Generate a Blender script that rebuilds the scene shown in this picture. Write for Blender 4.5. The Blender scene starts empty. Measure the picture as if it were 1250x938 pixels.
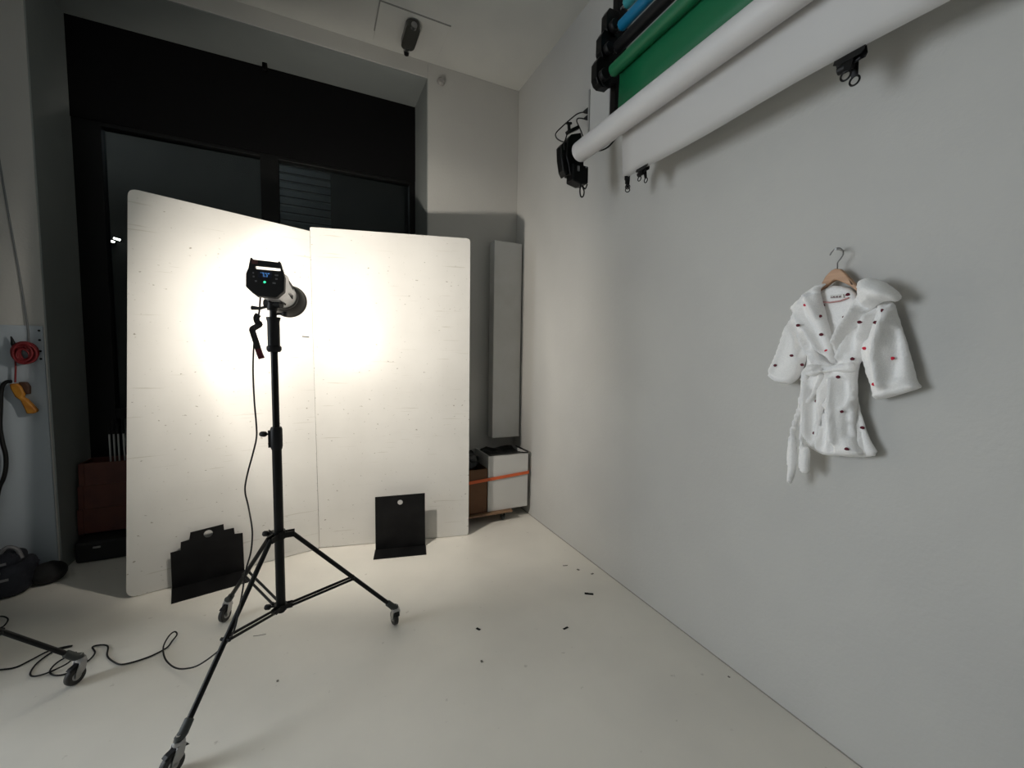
import bpy, bmesh, math, random
from mathutils import Vector, Matrix, noise
from mathutils.geometry import delaunay_2d_cdt
C = bpy.context.scene.collection
sc = bpy.context.scene
random.seed(4)
PI = math.pi
V = Vector

# ------------------------------------------------------------------ materials
def mat(name, col, rough=.6, metal=0, spec=.5, emit=None, estr=0, noise_amt=0, noise_scale=8, col2=None,
        bump=0, bump_scale=200, stretch=(1,1,1), coat=0, fuzz=0, c0=.4, c1=.65):
    m = bpy.data.materials.new(name); m.use_nodes = True
    nt = m.node_tree; b = nt.nodes['Principled BSDF']
    b.inputs['Base Color'].default_value = (*col, 1)
    b.inputs['Roughness'].default_value = rough
    b.inputs['Metallic'].default_value = metal
    b.inputs['Specular IOR Level'].default_value = spec
    if coat: b.inputs['Coat Weight'].default_value = coat
    if fuzz:
        b.inputs['Sheen Weight'].default_value = fuzz
        b.inputs['Sheen Roughness'].default_value = .6
    if emit:
        b.inputs['Emission Color'].default_value = (*emit, 1); b.inputs['Emission Strength'].default_value = estr
    tc = nt.nodes.new('ShaderNodeTexCoord'); mp = nt.nodes.new('ShaderNodeMapping')
    mp.inputs['Scale'].default_value = stretch
    nt.links.new(tc.outputs['Object'], mp.inputs['Vector'])
    if col2:
        n = nt.nodes.new('ShaderNodeTexNoise'); n.inputs['Scale'].default_value = noise_scale
        n.inputs['Detail'].default_value = 6
        r = nt.nodes.new('ShaderNodeValToRGB')
        r.color_ramp.elements[0].position = c0; r.color_ramp.elements[1].position = c1
        r.color_ramp.elements[0].color = (*col, 1); r.color_ramp.elements[1].color = (*col2, 1)
        nt.links.new(mp.outputs[0], n.inputs['Vector']); nt.links.new(n.outputs['Fac'], r.inputs[0])
        nt.links.new(r.outputs[0], b.inputs['Base Color'])
    if bump:
        n = nt.nodes.new('ShaderNodeTexNoise'); n.inputs['Scale'].default_value = bump_scale
        n.inputs['Detail'].default_value = 4
        bp = nt.nodes.new('ShaderNodeBump'); bp.inputs['Strength'].default_value = bump
        bp.inputs['Distance'].default_value = .01
        nt.links.new(mp.outputs[0], n.inputs['Vector']); nt.links.new(n.outputs['Fac'], bp.inputs['Height'])
        nt.links.new(bp.outputs[0], b.inputs['Normal'])
    return m

wall_m = mat('wall_paint', (.49,.485,.465), .65, col2=(.455,.45,.435), noise_scale=1.4, bump=.12, bump_scale=60)
ceil_m = mat('ceiling_paint', (.58,.58,.55), .8, col2=(.54,.54,.52), noise_scale=2, bump=.1, bump_scale=50)
black_m = mat('black_metal', (.003,.003,.003), .42, spec=.22)
blackp_m = mat('black_plastic', (.005,.005,.0055), .5, spec=.3)
matte_m = mat('matte_black_board', (.0025,.0025,.003), .8, spec=.15)
steel_m = mat('black_steel_plate', (.003,.003,.0035), .5, spec=.2, col2=(.007,.007,.0075), noise_scale=9)
chrome_m = mat('zinc_steel', (.38,.38,.385), .3, metal=1)
dull_m = mat('grey_rubber', (.035,.04,.038), .6)
wheel_m = mat('wheel_rubber', (.018,.017,.016), .55)
silver_m = mat('silver_body', (.52,.52,.53), .36, metal=.6, col2=(.44,.44,.45), noise_scale=30)
refl_m = mat('reflector_inside', (.8,.8,.8), .25, metal=1)
reflout_m = mat('reflector_outside', (.06,.055,.052), .34, metal=.5)
white_m = mat('white_lacquer', (.56,.56,.55), .4)
whiter_m = mat('white_panel', (.60,.60,.59), .5, col2=(.56,.56,.54), noise_scale=5)
brown_m = mat('cardboard', (.13,.062,.028), .8, col2=(.11,.05,.022), noise_scale=6)
ply_m = mat('plywood', (.22,.13,.07), .6, col2=(.16,.09,.05), noise_scale=5, stretch=(1,9,9))
orange_m = mat('orange_webbing', (.62,.12,.035), .7)
paper_m = mat('white_paper', (.58,.57,.57), .55, col2=(.54,.53,.53), noise_scale=2)
sheet_m = mat('shaded_paper_sheet', (.50,.495,.49), .6, col2=(.47,.465,.46), noise_scale=2)  # same paper as the roll; its shading is put into the colour
green_m = mat('green_paper', (.005,.14,.055), .45)
blue_m = mat('blue_paper', (.0,.17,.34), .45)
teal_m = mat('teal_paper', (.05,.33,.36), .45)
blackpaper_m = mat('black_paper', (.005,.005,.006), .5, spec=.25)
wood_m = mat('beech_wood', (.50,.30,.18), .5, col2=(.42,.24,.14), noise_scale=12, stretch=(1,1,6))
terry_m = mat('white_terry', (.93,.92,.905), .95, spec=.1, bump=.3, bump_scale=300, fuzz=.3, col2=(.86,.85,.84), noise_scale=260)
red_m = mat('red_embroidery', (.55,.005,.035), .7)
dred_m = mat('dark_red_embroidery', (.10,.003,.014), .8)
pink_m = mat('pink_piping', (.5,.28,.27), .8)
crate_m = mat('red_brown_crate', (.10,.028,.018), .6, col2=(.07,.02,.014), noise_scale=8)
redc_m = mat('red_cable', (.17,.010,.014), .5)
yel_m = mat('yellow_rubber', (.42,.19,.015), .6, col2=(.32,.11,.01), noise_scale=20)
navy_m = mat('dark_navy_fabric', (.012,.014,.022), .8, bump=.3, bump_scale=120)
greyf_m = mat('grey_strap', (.16,.16,.17), .5)
tube_m = mat('pale_tube', (.45,.46,.46), .35)
greylamp_m = mat('lamp_housing', (.045,.045,.04), .35)
peg_m = mat('blue_tinted_board', (.40,.45,.50), .6)  # bluish tint puts the cool light on the left into the colour
led_g = mat('green_indicator', (.0,.2,.08), .4, emit=(.05,.9,.4), estr=.5)
led_b = mat('blue_display_text', (.05,.2,.5), .4, emit=(.12,.38,.9), estr=.35)
disp_m = mat('display_glass', (.004,.006,.02), .12)
icon_m = mat('grey_icon', (.10,.10,.11), .5)
facade_m = mat('facade_render', (.03,.032,.034), .9, col2=(.02,.021,.023), noise_scale=3)
shut_m = mat('shutter_slats', (.35,.37,.38), .5)
pave_m = mat('outside_paving', (.05,.05,.05), .9)
glint_m = mat('glint_glow', (1,1,1), .5, emit=(1,.95,.85), estr=6)
bag_m = mat('black_bag_film', (.01,.01,.01), .3, bump=.5, bump_scale=25)

# floor: painted screed, dull satin with scuffs and dirt
def floor_mat():
    m = mat('painted_floor', (.60,.575,.52), .42)
    nt = m.node_tree; b = nt.nodes['Principled BSDF']; L = nt.links
    tc = nt.nodes.new('ShaderNodeTexCoord')
    def nz(scale, det, lo, hi, c0, c1):
        n = nt.nodes.new('ShaderNodeTexNoise'); n.inputs['Scale'].default_value = scale; n.inputs['Detail'].default_value = det
        r = nt.nodes.new('ShaderNodeValToRGB'); r.color_ramp.elements[0].position = lo; r.color_ramp.elements[1].position = hi
        r.color_ramp.elements[0].color = c0; r.color_ramp.elements[1].color = c1
        L.new(tc.outputs['Object'], n.inputs['Vector']); L.new(n.outputs['Fac'], r.inputs[0]); return r
    a = nz(1.3, 5, .38, .66, (.78,.75,.685,1), (.69,.665,.61,1))
    d = nz(23, 3, .70, .76, (1,1,1,1), (.62,.6,.58,1))
    mx = nt.nodes.new('ShaderNodeMixRGB'); mx.blend_type = 'MULTIPLY'; mx.inputs[0].default_value = .6
    L.new(a.outputs[0], mx.inputs[1]); L.new(d.outputs[0], mx.inputs[2]); L.new(mx.outputs[0], b.inputs['Base Color'])
    rr = nz(3, 4, .3, .7, (.36,.36,.36,1), (.5,.5,.5,1)); L.new(rr.outputs[0], b.inputs['Roughness'])
    n = nt.nodes.new('ShaderNodeTexNoise'); n.inputs['Scale'].default_value = 7; n.inputs['Detail'].default_value = 5
    bp = nt.nodes.new('ShaderNodeBump'); bp.inputs['Strength'].default_value = .12; bp.inputs['Distance'].default_value = .01
    L.new(tc.outputs['Object'], n.inputs['Vector']); L.new(n.outputs['Fac'], bp.inputs['Height']); L.new(bp.outputs[0], b.inputs['Normal'])
    return m
floor_m = floor_mat()

def foam_mat():
    # white painted polystyrene: small dents, dirt specks and long faint horizontal scratches
    m = mat('painted_polystyrene', (.74,.72,.69), .75, spec=.25)
    nt = m.node_tree; b = nt.nodes['Principled BSDF']; L = nt.links
    tc = nt.nodes.new('ShaderNodeTexCoord')
    def nz(scale, det, lo, hi, c0, c1, st=(1,1,1)):
        mp = nt.nodes.new('ShaderNodeMapping'); mp.inputs['Scale'].default_value = st
        n = nt.nodes.new('ShaderNodeTexNoise'); n.inputs['Scale'].default_value = scale; n.inputs['Detail'].default_value = det
        r = nt.nodes.new('ShaderNodeValToRGB'); r.color_ramp.elements[0].position = lo; r.color_ramp.elements[1].position = hi
        r.color_ramp.elements[0].color = c0; r.color_ramp.elements[1].color = c1
        L.new(tc.outputs['Object'], mp.inputs[0]); L.new(mp.outputs[0], n.inputs['Vector']); L.new(n.outputs['Fac'], r.inputs[0]); return r, n
    a, _ = nz(34, 2, .685, .74, (1,1,1,1), (.50,.485,.45,1), (1,1,1.7))
    s, _ = nz(1.0, 3, .66, .69, (1,1,1,1), (.84,.83,.80,1), (2.5,2.5,70))
    g, _ = nz(2.2, 4, .35, .7, (.66,.65,.625,1), (.60,.59,.565,1))
    m1 = nt.nodes.new('ShaderNodeMixRGB'); m1.blend_type = 'MULTIPLY'; m1.inputs[0].default_value = 1
    m2 = nt.nodes.new('ShaderNodeMixRGB'); m2.blend_type = 'MULTIPLY'; m2.inputs[0].default_value = 1
    L.new(g.outputs[0], m1.inputs[1]); L.new(a.outputs[0], m1.inputs[2]); L.new(m1.outputs[0], m2.inputs[1]); L.new(s.outputs[0], m2.inputs[2])
    L.new(m2.outputs[0], b.inputs['Base Color'])
    bp = nt.nodes.new('ShaderNodeBump'); bp.inputs['Strength'].default_value = .35; bp.inputs['Distance'].default_value = .0015
    L.new(m2.outputs[0], bp.inputs['Height']); L.new(bp.outputs[0], b.inputs['Normal'])
    return m
foam_m = foam_mat()

def glass_mat():
    m = bpy.data.materials.new('window_glass'); m.use_nodes = True; nt = m.node_tree
    for n in list(nt.nodes): nt.nodes.remove(n)
    o = nt.nodes.new('ShaderNodeOutputMaterial'); t = nt.nodes.new('ShaderNodeBsdfTransparent')
    t.inputs[0].default_value = (.8,.85,.85,1)
    g = nt.nodes.new('ShaderNodeBsdfGlossy'); g.inputs['Roughness'].default_value = .02; g.inputs[0].default_value = (.5,.52,.52,1)
    f = nt.nodes.new('ShaderNodeFresnel'); f.inputs[0].default_value = 1.5
    mx = nt.nodes.new('ShaderNodeMixShader')
    nt.links.new(f.outputs[0], mx.inputs[0]); nt.links.new(t.outputs[0], mx.inputs[1]); nt.links.new(g.outputs[0], mx.inputs[2])
    nt.links.new(mx.outputs[0], o.inputs[0]); return m
glass_m = glass_mat()

# ------------------------------------------------------------------ object helpers
def link(name, bm, m, parent=None, smooth=False, bevel=0, mats=None, seg=2):
    bmesh.ops.recalc_face_normals(bm, faces=bm.faces)
    me = bpy.data.meshes.new(name); bm.to_mesh(me); bm.free()
    for k in (mats or [m]): me.materials.append(k)
    if smooth:
        for p in me.polygons: p.use_smooth = True
    o = bpy.data.objects.new(name, me); C.objects.link(o)
    if parent: o.parent = parent
    if bevel:
        b = o.modifiers.new('bevel', 'BEVEL'); b.width = bevel; b.segments = seg; b.limit_method = 'ANGLE'
    if smooth:
        try:
            me.set_sharp_from_angle(angle=math.radians(38))
        except Exception: pass
    return o
def tag(o, label=None, cat=None, group=None, kind=None):
    if label: o['label'] = label
    if cat: o['category'] = cat
    if group: o['group'] = group
    if kind: o['kind'] = kind
    return o
def empty(name, loc, label, cat, rot=None, group=None):
    o = bpy.data.objects.new(name, None); C.objects.link(o); o.location = loc
    o.empty_display_size = .1
    if rot is not None: o.rotation_euler = rot
    return tag(o, label, cat, group)
def copy_tree(o, parent=None):
    c = o.copy(); C.objects.link(c); c.parent = parent
    for ch in [x for x in C.objects if x.parent == o]:
        copy_tree(ch, c)
    return c
def box(bm, x0, x1, y0, y1, z0, z1):
    v = [bm.verts.new(p) for p in ((x0,y0,z0),(x1,y0,z0),(x1,y1,z0),(x0,y1,z0),(x0,y0,z1),(x1,y0,z1),(x1,y1,z1),(x0,y1,z1))]
    for f in ((0,3,2,1),(4,5,6,7),(0,1,5,4),(1,2,6,5),(2,3,7,6),(3,0,4,7)): bm.faces.new([v[i] for i in f])
def mbox(*a):
    bm = bmesh.new(); box(bm, *a); return bm
def frame_of(d):
    d = d.normalized(); up = V((0,0,1)) if abs(d.z) < .95 else V((1,0,0))
    a = d.cross(up).normalized(); return a, a.cross(d).normalized()
def tube(bm, pts, r, n=12, cap=True, flat=None):
    pts = [V(p) for p in pts]; rs = r if isinstance(r, (list, tuple)) else [r]*len(pts)
    rings = []; a = None
    for i, p in enumerate(pts):
        d = (pts[min(i+1, len(pts)-1)] - pts[max(i-1, 0)]).normalized()
        if a is None: a, b = frame_of(d)
        else:
            a = (a - d*a.dot(d)).normalized(); b = a.cross(d).normalized()
        fx, fy = flat if flat else (1, 1)
        rings.append([bm.verts.new(p + (a*math.cos(t)*fx + b*math.sin(t)*fy)*rs[i]) for t in [2*PI*k/n for k in range(n)]])
    for i in range(len(rings)-1):
        for k in range(n):
            bm.faces.new((rings[i][k], rings[i][(k+1) % n], rings[i+1][(k+1) % n], rings[i+1][k]))
    if cap: bm.faces.new(rings[0][::-1]); bm.faces.new(rings[-1])
def bar(bm, p, q, w, h):
    p, q = V(p), V(q); a, b = frame_of(q-p); vs = []
    for e in (p, q):
        for s, t in ((-1,-1),(1,-1),(1,1),(-1,1)): vs.append(bm.verts.new(e + a*s*w/2 + b*t*h/2))
    for f in ((3,2,1,0),(4,5,6,7),(0,1,5,4),(1,2,6,5),(2,3,7,6),(3,0,4,7)): bm.faces.new([vs[i] for i in f])
def lathe(bm, prof, org=(0,0,0), axis=(0,0,1), n=32):
    org, ax = V(org), V(axis).normalized(); a, b = frame_of(ax); rings = []
    for r, h in prof:
        c = org + ax*h
        if r < 1e-6: rings.append([bm.verts.new(c)])
        else: rings.append([bm.verts.new(c + (a*math.cos(2*PI*k/n) + b*math.sin(2*PI*k/n))*r) for k in range(n)])
    for i in range(len(rings)-1):
        A, B = rings[i], rings[i+1]
        for k in range(n):
            k2 = (k+1) % n
            if len(A) == 1 and len(B) == 1: continue
            if len(A) == 1: bm.faces.new((A[0], B[k], B[k2]))
            elif len(B) == 1: bm.faces.new((A[k], A[k2], B[0]))
            else: bm.faces.new((A[k], A[k2], B[k2], B[k]))
def smooth_path(pts, sub=6):
    pts = [V(p) for p in pts]; out = []
    for i in range(len(pts)-1):
        p0, p1, p2, p3 = pts[max(i-1,0)], pts[i], pts[i+1], pts[min(i+2, len(pts)-1)]
        for k in range(sub):
            t = k/sub
            out.append(.5*((2*p1)+(p2-p0)*t+(2*p0-5*p1+4*p2-p3)*t*t+(3*p1-p0-3*p2+p3)*t*t*t))
    out.append(pts[-1]); return out
def inside(pt, poly):
    x, y = pt; c = False; j = len(poly)-1
    for i in range(len(poly)):
        xi, yi = poly[i]; xj, yj = poly[j]
        if (yi > y) != (yj > y) and x < (xj-xi)*(y-yi)/(yj-yi)+xi: c = not c
        j = i
    return c
def plate(bm, outline, holes, M, th):
    """a flat plate with holes: outline in 2-D, M maps (u, v, w) to 3-D, thickness along w from 0 to th"""
    loops = [outline]+holes; co = []; ed = []
    for lp in loops:
        s = len(co); co += [V(p).to_2d() if len(p) > 2 else V(p) for p in lp]
        ed += [(s+i, s+(i+1) % len(lp)) for i in range(len(lp))]
    vc, _, fc, _, _, _ = delaunay_2d_cdt(co, ed, [], 1, 1e-7)
    fr = [bm.verts.new(M(v.x, v.y, 0)) for v in vc]; bk = [bm.verts.new(M(v.x, v.y, th)) for v in vc]
    cnt = {}
    for f in fc:
        cx = sum(vc[i].x for i in f)/len(f); cy = sum(vc[i].y for i in f)/len(f)
        if any(inside((cx, cy), h) for h in holes) or not inside((cx, cy), outline): continue
        bm.faces.new([fr[i] for i in f]); bm.faces.new([bk[i] for i in reversed(f)])
        for i in range(len(f)):
            a, b = f[i], f[(i+1) % len(f)]; cnt[(a, b)] = 1
    for (a, b) in cnt:
        if (b, a) not in cnt: bm.faces.new((fr[b], fr[a], bk[a], bk[b]))
def rrect(x0, x1, y0, y1, r, n=5):
    out = []
    for cx, cy, a0 in ((x1-r, y0+r, -90), (x1-r, y1-r, 0), (x0+r, y1-r, 90), (x0+r, y0+r, 180)):
        for k in range(n+1):
            a = math.radians(a0+90*k/n); out.append((cx+r*math.cos(a), cy+r*math.sin(a)))
    return out
def circ(cx, cy, r, n=20): return [(cx+r*math.cos(2*PI*k/n), cy+r*math.sin(2*PI*k/n)) for k in range(n)]

# ------------------------------------------------------------------ the setting
XR, YB, ZC = 1.79, 3.70, 3.98          # right wall, back wall, ceiling
OX0, OX1, OZ, YW = -1.56, .92, 3.85, 4.17   # recess in the back wall
XL, YR = -4.6, -4.5
def struct(name, bm, m, **k): return tag(link(name, bm, m, **k), kind='structure')
struct('floor', mbox(XL-.2, XR+.2, YR-.2, 4.35, -.1, 0), floor_m)
struct('ceiling', mbox(XL-.2, XR+.2, YR-.2, 4.35, ZC, ZC+.1), ceil_m)
struct('wall_right', mbox(XR, XR+.2, YR, YB+.4, 0, ZC), wall_m)
bm = bmesh.new(); box(bm, XL, OX0, YB, 4.35, 0, ZC); box(bm, OX1, XR, YB, 4.35, 0, ZC); box(bm, OX0, OX1, YB, 4.35, OZ, ZC)
struct('wall_back', bm, wall_m, bevel=.004)
bm = bmesh.new(); e = .008
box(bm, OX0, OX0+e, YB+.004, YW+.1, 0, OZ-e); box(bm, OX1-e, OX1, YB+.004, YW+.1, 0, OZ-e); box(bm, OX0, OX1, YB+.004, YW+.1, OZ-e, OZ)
struct('trim_4', bm, mat('reveal_grey', (.25,.27,.265), .7, col2=(.23,.25,.245), noise_scale=2))  # thin recess lining, darker and greener than the wall
struct('wall_rear', mbox(XL, XR, YR-.2, YR, 0, ZC), wall_m)
# left side, unseen: added wall that blocks light, then an added fill-light window
bm = bmesh.new(); WY0, WY1, WZ0, WZ1 = 1.4, 3.5, .7, 3.0
box(bm, XL-.2, XL, YR, WY0, 0, ZC); box(bm, XL-.2, XL, WY1, YB+.4, 0, ZC); box(bm, XL-.2, XL, WY0, WY1, 0, WZ0); box(bm, XL-.2, XL, WY0, WY1, WZ1, ZC)
struct('wall_left', bm, wall_m)
struct('wall_light_block', mbox(-2.15, -2.0, 2.45, YB, 0, ZC), mat('light_block_dark', (.05,.055,.065), .8))  # unseen dark wall, added to keep the fill off the back left
w2 = bpy.data.objects.new('window_fill', None); C.objects.link(w2); w2.location = (XL-.1, 2.45, WZ0); w2['kind'] = 'structure'  # unseen window, made up to carry the fill light
bm = bmesh.new()
for a in (-1.1, -.02, 1.06): box(bm, -.03, .03, a, a+.04, 0, 2.3)
box(bm, -.03, .03, -1.1, 1.1, 0, .04); box(bm, -.03, .03, -1.1, 1.1, 2.26, 2.3)
link('window_frame', bm, white_m, w2); link('pane', mbox(-.004, .004, -1.06, 1.06, .04, 2.26), glass_m, w2)

struct('trim_3', mbox(XR-.003, XR, YR, YB, 0, .004), mat('joint_grime', (.27,.255,.225), .9))
# dark glazed front in the recess
w = bpy.data.objects.new('window_1', None); C.objects.link(w); w.location = (0, YW, 0); w['kind'] = 'structure'
bm = bmesh.new()
x0, x1 = OX0+.008, OX1-.008
box(bm, x0, x0+.16, 0, .08, 0, 3.13); box(bm, x1-.055, x1, 0, .08, 0, 3.13)
box(bm, -.386, -.25, 0, .08, 0, 3.13); box(bm, x0, x1, 0, .08, 3.12, 3.2); box(bm, x0, x1, 0, .08, 0, .25); box(bm, x0, x1, .005, .075, .95, 1.03)
link('window_frame', bm, black_m, w, bevel=.004)
link('blackout_panel', mbox(x0, x1, -.01, .06, 3.15, OZ-.009), matte_m, w, bevel=.003)
link('left_pane', mbox(x0+.16, -.386, .04, .046, .25, 3.12), glass_m, w)
link('right_pane', mbox(-.25, x1-.055, .04, .046, .25, 3.12), glass_m, w)
# small black catch on top of the blackout panel
bm = bmesh.new(); box(bm, -.345, -.31, 4.10, 4.165, 3.80, 3.845); box(bm, -.345, -.32, 4.10, 4.12, 3.78, 3.85)
tag(link('blind_catch', bm, black_m, bevel=.003), 'small black catch on the top edge of the black window panel', 'catch')

# night street seen through the glass
struct('trim_1', mbox(-8, 6, 4.36, 12.5, -.3, -.1), pave_m)
fa = tag(bpy.data.objects.new('exterior_facade', None), 'dark building front across the street, behind the window glass', 'building'); C.objects.link(fa); fa.location = (0, 9.5, 0)
link('facade_wall', mbox(-8, 6, 0, .4, -.1, 9), facade_m, fa)
bm = bmesh.new()
for k in range(24):
    z = 5.85-.15*k
    vs = [bm.verts.new(p) for p in ((-.75, -.02, z), (.35, -.02, z), (.35, -.10, z-.055), (-.75, -.10, z-.055), (.35, -.03, z-.13), (-.75, -.03, z-.13))]
    bm.faces.new((vs[0], vs[1], vs[2], vs[3])); bm.faces.new((vs[3], vs[2], vs[4], vs[5]))
link('roller_shutter', bm, shut_m, fa)
for nm, px in (('left', (-3.074, 3.2949)), ('right', (-2.9993, 3.3382))):
    t = empty('exterior_glint', (px[0], 9.42, px[1]), 'tiny glowing stand-in for a light reflected in the dark window, %s one of the pair' % nm, 'lamp')  # small glowing parts added outside to stand for reflected points of light
    bm = bmesh.new(); box(bm, -.03, .03, -.02, .075, -.03, .03); link('glint_base', bm, black_m, t)
    bm = bmesh.new(); tube(bm, [(-.04, -.035, .01), (.04, -.035, -.01)], .014, 10); link('glint_tube', bm, glint_m, t)

# ceiling hatch, ceiling lamp, detector
HX0, HX1, HY0, HY1 = .465, .98, 3.235, 3.64
bm = bmesh.new(); box(bm, HX0, HX1, HY0, HY1, ZC-.006, ZC)
h = struct('trim_2', bm, ceil_m, bevel=.002)
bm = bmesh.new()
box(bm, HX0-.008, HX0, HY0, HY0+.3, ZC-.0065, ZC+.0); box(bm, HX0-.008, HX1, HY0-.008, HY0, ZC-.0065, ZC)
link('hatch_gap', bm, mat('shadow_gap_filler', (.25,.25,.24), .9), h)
t = empty('ceiling_lamp', (.71, 3.405, ZC-.006), 'dark grey oblong bulkhead lamp mounted on the ceiling hatch', 'lamp')
bm = bmesh.new(); plate(bm, [(x*.055, y*.14) for x, y in rrect(-1, 1, -1, 1, .0)[:0]] or rrect(-.052, .052, -.14, .14, .045), [], lambda u, v, q: V((u, v, -.012-q)), .05)
link('housing', bm, greylamp_m, t, bevel=.008, smooth=True)
bm = bmesh.new()
bm.free()
for y in (-.145, .115):
    bm = bmesh.new(); tube(bm, [(0, y, -.055), (0, y+.035, -.055)], .022, 14); link('end_fitting', bm, chrome_m, t)
bm = bmesh.new(); lathe(bm, [(0,-.09),(.018,-.085),(.022,-.06),(.022,-.02),(.012,0)], (0, .155, 0)); link('sensor', bm, blackp_m, t, smooth=True)
bm = bmesh.new(); box(bm, -.02, .02, -.1, .1, -.013, 0); link('mounting_plate', bm, chrome_m, t)
bm = bmesh.new(); lathe(bm, [(0,-.03),(.02,-.03),(.03,-.022),(.034,-.004),(.034,0)], (1.033, YB, 3.85), (0,1,0), n=24)
tag(link('smoke_detector', bm, mat('detector_grey', (.30,.29,.28), .6), smooth=True), 'small grey round detector high on the back wall beside the window recess', 'smoke detector')

# ------------------------------------------------------------------ polystyrene boards
def board(name, A, B, quad, label, th=.045, rs=None):
    A, B = V((*A, 0)), V((*B, 0)); d = (B-A).normalized(); nb = V((-d.y, d.x, 0))  # towards the back
    if nb.y < 0: nb = -nb
    # rounded quad
    out = []
    for i, p in enumerate(quad):
        p = V(p); a = V(quad[i-1]); b = V(quad[(i+1) % 4]); ua = (a-p).normalized(); ub = (b-p).normalized()
        for k in range(6):
            t = k/5; r = rs[i] if rs else .028; q = (p+ua*r)*(1-t)**2 + p*2*t*(1-t) + (p+ub*r)*t*t; out.append((q.x, q.y))
    # nibbled edges
    o = bpy.data.objects.new(name, None)
    bm = bmesh.new(); plate(bm, out, [], lambda u, v, w: V((u, w, v)), th)
    o = link(name, bm, foam_m, bevel=.006, seg=3)
    o.matrix_world = Matrix(((d.x, nb.x, 0, A.x), (d.y, nb.y, 0, A.y), (0, 0, 1, 0), (0, 0, 0, 1)))
    tag(o, label, 'foam board'); return o, d, nb
bl, dl, nl = board('foam_board', (-1.043,3.121), (.007,3.366), [(0,.004),(1.0765,.004),(1.054,2.352),(.1,2.41)], 'tall white polystyrene board on the left, with a slit mark beside the studio light', rs=(.055,.008,.008,.045))
br, dr, nr = board('foam_board', (.0075,3.372), (1.118,3.132), [(0,.004),(1.136,.004),(1.132,2.392),(-.025,2.385)], 'tall white polystyrene board on the right, nearest the right wall', rs=(.008,.03,.03,.015))
bm = bmesh.new(); bar(bm, (.99, -.001, 1.60), (1.035, -.001, 1.597), .006, .006); link('slit_mark', bm, matte_m, bl)

# black folded-steel board feet
def foot(up, holec, hr, base, A3, d, label):
    A = V((A3[0], A3[1], 0)); d = V((*d, 0)).normalized(); nf = V((d.y, -d.x, 0))
    if nf.y > 0: nf = -nf
    t = empty('board_foot', A, label, 'board stand', (0, 0, math.atan2(d.y, d.x)))
    bm = bmesh.new(); plate(bm, up, [circ(*holec, hr)] if hr else [], lambda u, v, w: V((u, -w, v)), .005)
    link('upright_plate', bm, steel_m, t, bevel=.001)
    u0, u1, dep = base
    bm = bmesh.new(); box(bm, u0, u1, -dep, .0, 0, .006); link('base_plate', bm, steel_m, t, bevel=.002)
    return t
foot([(0,0),(.381,0),(.378,.265),(.333,.27),(.330,.312),(.276,.312),(.274,.352),(.101,.341),(.094,.295),(.052,.291),(.049,.241),(0,.238)],
     (.192,.309), .024, (-.002,.384,.19), (-.829,3.139), (.3729,.0870), 'black stepped steel foot with a round hole, against the left foam board')
foot([(0,0),(.368,0),(.365,.42),(0,.412)], (.181,.36), .019, (-.004,.372,.15), (.39,3.17), (.359,-.0757), 'black square steel foot with a round hole, against the right foam board')

# ------------------------------------------------------------------ rolling light stands
def caster_parts(parent, R, yaw):
    """swivel caster under the leg end at radius R (local x); returns fork object"""
    M = Matrix.Translation((R, 0, 0)) @ Matrix.Rotation(yaw, 4, 'Z')
    def tr(bm): bmesh.ops.transform(bm, matrix=M, verts=bm.verts); return bm
    bm = bmesh.new()
    tube(bm, [(0,0,.1), (0,0,.125)], .008, 10)
    lathe(bm, [(0,.108),(.017,.108),(.02,.1),(.02,.094),(.012,.09),(0,.09)], n=18)
    for s in (-1, 1):
        plate(bm, [(-.014,.095),(.014,.095),(.03,.06),(.034,.038),(.018,.036),(-.004,.055)], [], lambda u, v, w: V((u, s*.016+w*s, v)), .003)
    box(bm, -.014, .014, -.018, .018, .088, .094)
    f = link('caster', tr(bm), chrome_m, parent, smooth=True)
    bm = bmesh.new(); lathe(bm, [(.012,-.011),(.034,-.012),(.0375,-.008),(.038,0),(.0375,.008),(.034,.012),(.012,.011)], (.024,0,.0382), (0,1,0), 28)
    link('wheel', tr(bm), wheel_m, f, smooth=True)
    bm = bmesh.new(); lathe(bm, [(0,-.019),(.011,-.019),(.012,-.012),(.018,-.0115),(.018,.0115),(.012,.012),(.011,.019),(0,.019)], (.024,0,.0382), (0,1,0), 18)
    link('wheel_hub', tr(bm), chrome_m, f, smooth=True)
    bm = bmesh.new(); plate(bm, [(-.028,.07),(-.01,.095),(.012,.09),(.04,.082),(.05,.075),(.046,.07),(-.005,.078)], [], lambda u, v, w: V((u, w-.012, v)), .024)
    link('brake_lever', tr(bm), blackp_m, f, bevel=.002)

def knob(parent, org, dr, ln=.05):
    org, dr = V(org), V(dr).normalized(); bm = bmesh.new()
    tube(bm, [org, org+dr*ln*.6], .0045, 8); 
    lathe(bm, [(0,ln*.5),(.009,ln*.52),(.013,ln*.62),(.013,ln*.9),(.009,ln),(0,ln)], org, dr, 10)
    return link('knob', bm, blackp_m, parent, smooth=True)

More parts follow.
